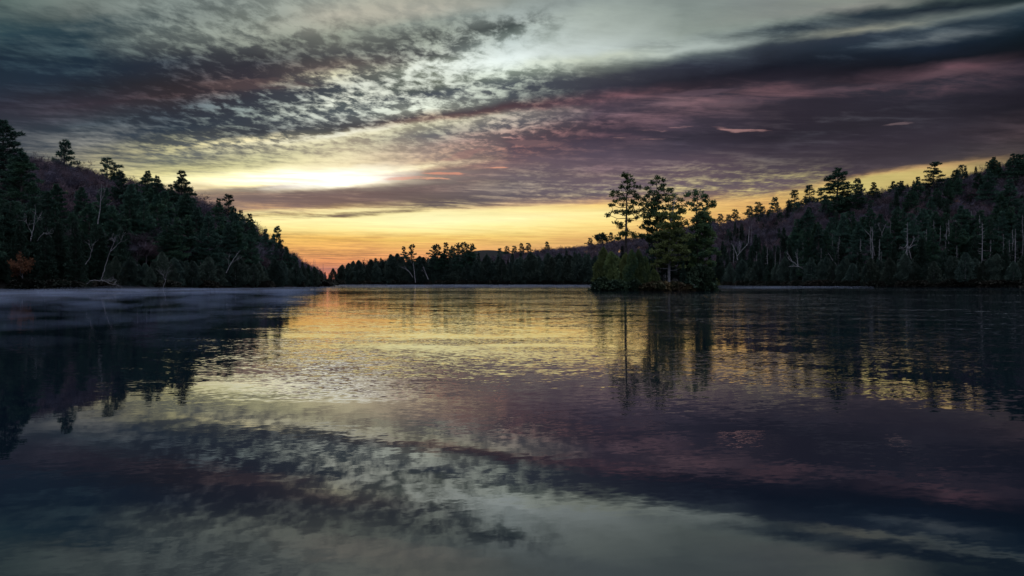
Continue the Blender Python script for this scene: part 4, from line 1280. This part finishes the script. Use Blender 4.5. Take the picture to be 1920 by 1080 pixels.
# ------------------------------------------------------------------ mist on the water and the its edges
def vol_mat(name, color, density, aniso=0.0):
    m = bpy.data.materials.new(name)
    m.use_nodes = True
    T = NT(m.node_tree)
    v = T.n('ShaderNodeVolumePrincipled')
    v.inputs['Color'].default_value = (*color, 1)
    v.inputs['Density'].default_value = density
    v.inputs['Anisotropy'].default_value = aniso
    out = T.n('ShaderNodeOutputMaterial')
    T.l(v.outputs[0], out.inputs['Volume'])
    return m


def mist_bank(name, pxs, y0f, y1f, hmax, seed, mat, label, nx=70, ny=26):
    """closed low bank of mist whose lumpy top fades to nothing at its edges"""
    top, bot = [], []
    for j in range(ny + 1):
        b = j / ny
        for i in range(nx + 1):
            a = i / nx
            px = pxs[0] + (pxs[1] - pxs[0]) * a
            Y = y0f(px) + (y1f(px) - y0f(px)) * b ** 1.3
            X = (px - 960) / F * Y
            e = math.sin(math.pi * min(1, max(0, a))) ** .5 * min(1, b * 5) * min(1, (1 - b) * 9 + .05)
            n1 = mnoise.noise((X * .045 + seed, Y * .03, seed)) + .5 * mnoise.noise((X * .12, Y * .09, seed + 4))
            h = hmax * e * math.exp(1.9 * n1) * .55 + .004
            top.append((X, Y, .02 + h))
            bot.append((X, Y, -.06))
    N = len(top)
    V_ = np.array(top + bot)
    q = []
    R1 = nx + 1
    for j in range(ny):
        for i in range(nx):
            k = j * R1 + i
            q.append((k, k + 1, k + R1 + 1, k + R1))
            q.append((N + k, N + k + R1, N + k + R1 + 1, N + k + 1))
    for i in range(nx):
        q.append((i, N + i, N + i + 1, i + 1))
        k = ny * R1 + i
        q.append((k, k + 1, N + k + 1, N + k))
    for j in range(ny):
        k = j * R1
        q.append((k, k + R1, N + k + R1, N + k))
        k = j * R1 + nx
        q.append((k, N + k, N + k + R1, k + R1))
    g = Geo()
    g.mesh(V_, q)
    o = link(name, g.data(name, mat, True))
    tag(o, label, 'mist', kind='stuff')


MF = vol_mat('thin_mist', (0.66, 0.74, 1.0), 0.006)
MV = vol_mat('mist', (0.66, 0.74, 1.0), MIST_D)


def shoreY(px):
    t = math.degrees(math.atan((px - 960) / F))
    return shore_r(t) * math.cos(math.radians(t))


mist_bank('mist', (-260, 640), lambda p: 62 + max(0, p) * .12, lambda p: min(270, shoreY(min(p, 600)) - 1), .62, 3.0, MV, 'bluish mist lying on the dark water below the left shore')
def mist_wisps():
    rng = np.random.default_rng(5)
    g = Geo()
    taken = []
    nb, na = 10, 20
    k = 0
    while len(taken) < 95 and k < 6000:
        k += 1
        Y = 24 + 125 * rng.random() ** 1.25
        px = rng.uniform(-260, 560 - max(0, 60 - Y) * 5)
        if Y > shoreY(max(px, 0)) - 12:
            continue
        X = (px - 960) / F * Y
        rx, ry, rz = rng.uniform(2.0, 5.5) * (.5 + Y / 110), rng.uniform(1.6, 4.2) * (.5 + Y / 110), rng.uniform(.16, .42)
        if any(abs(X - a) < rx + c and abs(Y - b) < ry + d for a, b, c, d in taken):
            continue
        taken.append((X, Y, rx, ry))
        V_ = []
        for i in range(nb + 1):
            p = (i / nb - .5) * math.pi
            for j in range(na):
                w_ = j / na * 2 * math.pi
                d = np.array([math.cos(p) * math.cos(w_), math.cos(p) * math.sin(w_), math.sin(p)])
                e = 1 + .28 * mnoise.noise((d[0] * 1.3 + k, d[1] * 1.3, d[2]))
                V_.append((X + d[0] * rx * e * .8, Y + d[1] * ry * e * .8, rz * .9 + .06 + d[2] * rz * e * .8))
        q = [(i * na + j, i * na + (j + 1) % na, (i + 1) * na + (j + 1) % na, (i + 1) * na + j) for i in range(nb) for j in range(na)]
        g.mesh(V_, q)
    tag(link('mist', g.data('mist_wisps', vol_mat('mist_wisps', (0.55, 0.66, 1.0), 0.016), True)), 'drifting wisps of bluish mist over the dark left water', 'mist', kind='stuff')


mist_wisps()
mist_bank('mist', (598, 1135), lambda p: 215, lambda p: shoreY(p) - 3, .22, 9.0, MF, 'thin mist along the far shore')
mist_bank('mist', (1345, 1640), lambda p: 190, lambda p: min(400, shoreY(p) - 2), .14, 15.0, MF, 'faint mist on the water off the right shore')

# ------------------------------------------------------------------ say which tree is which
ORD = 'first second third fourth fifth sixth seventh eighth ninth tenth eleventh twelfth thirteenth fourteenth fifteenth sixteenth seventeenth eighteenth nineteenth twentieth twenty-first twenty-second twenty-third twenty-fourth twenty-fifth twenty-sixth twenty-seventh twenty-eighth'.split()
MARKS = {
    'L': [(-60, 'by the left edge'), (42, 'near the rusty tree'), (110, 'under the lone ridge pine'), (192, 'near the leaning trunk'), (265, 'above the thin stick'), (342, 'under the big pine'), (432, 'under the feathery pine'), (519, 'under the isolated pine'), (585, 'on the point tip')],
    'F': [(600, 'beside the point tip'), (645, 'right of the gap'), (705, 'left of the pine pair'), (768, 'under the pine pair'), (840, 'under the pine clump'), (925, 'right of the clump'), (1000, 'halfway to the island'), (1080, 'next to the island')],
    'R': [(1352, 'beside the island'), (1400, 'by the upright stems'), (1480, 'by the arched trunk'), (1570, 'under the great pine'), (1645, 'by the Y-shaped tree'), (1708, 'by the twisted tree'), (1780, 'by the fanning stems'), (1850, 'under the layered pine'), (1930, 'at the right edge'), (2010, 'past the right edge')]}
bpy.context.view_layer.update()
grp = {}
for o in COL.objects:
    if o.parent is None and o.get('group'):
        grp.setdefault(o['group'], []).append(o)
for gname, obs in grp.items():
    if len(obs) > 130 or len({o['label'] for o in obs}) > 1:
        continue
    if 'bare trees' in gname:
        continue
    def pxo(o): return 960 + F * o.location.x / o.location.y
    mid = sum(pxo(o) for o in obs) / len(obs)
    marks = MARKS['L'] if mid < 570 else MARKS['F'] if mid < 1150 else MARKS['R']
    by = {}
    for o in obs:
        by.setdefault(min(marks, key=lambda m_: abs(m_[0] - pxo(o)))[1], []).append(o)
    for mk, lst in by.items():
        lst.sort(key=pxo)
        for i, o in enumerate(lst):
            w_ = SHORT[gname]
            o['label'] = w_ + ' ' + mk + (', ' + ORD[i] + ' from the left' if len(lst) > 1 else '')
print('TREES', len([o for o in COL.objects if o.type == 'EMPTY']))
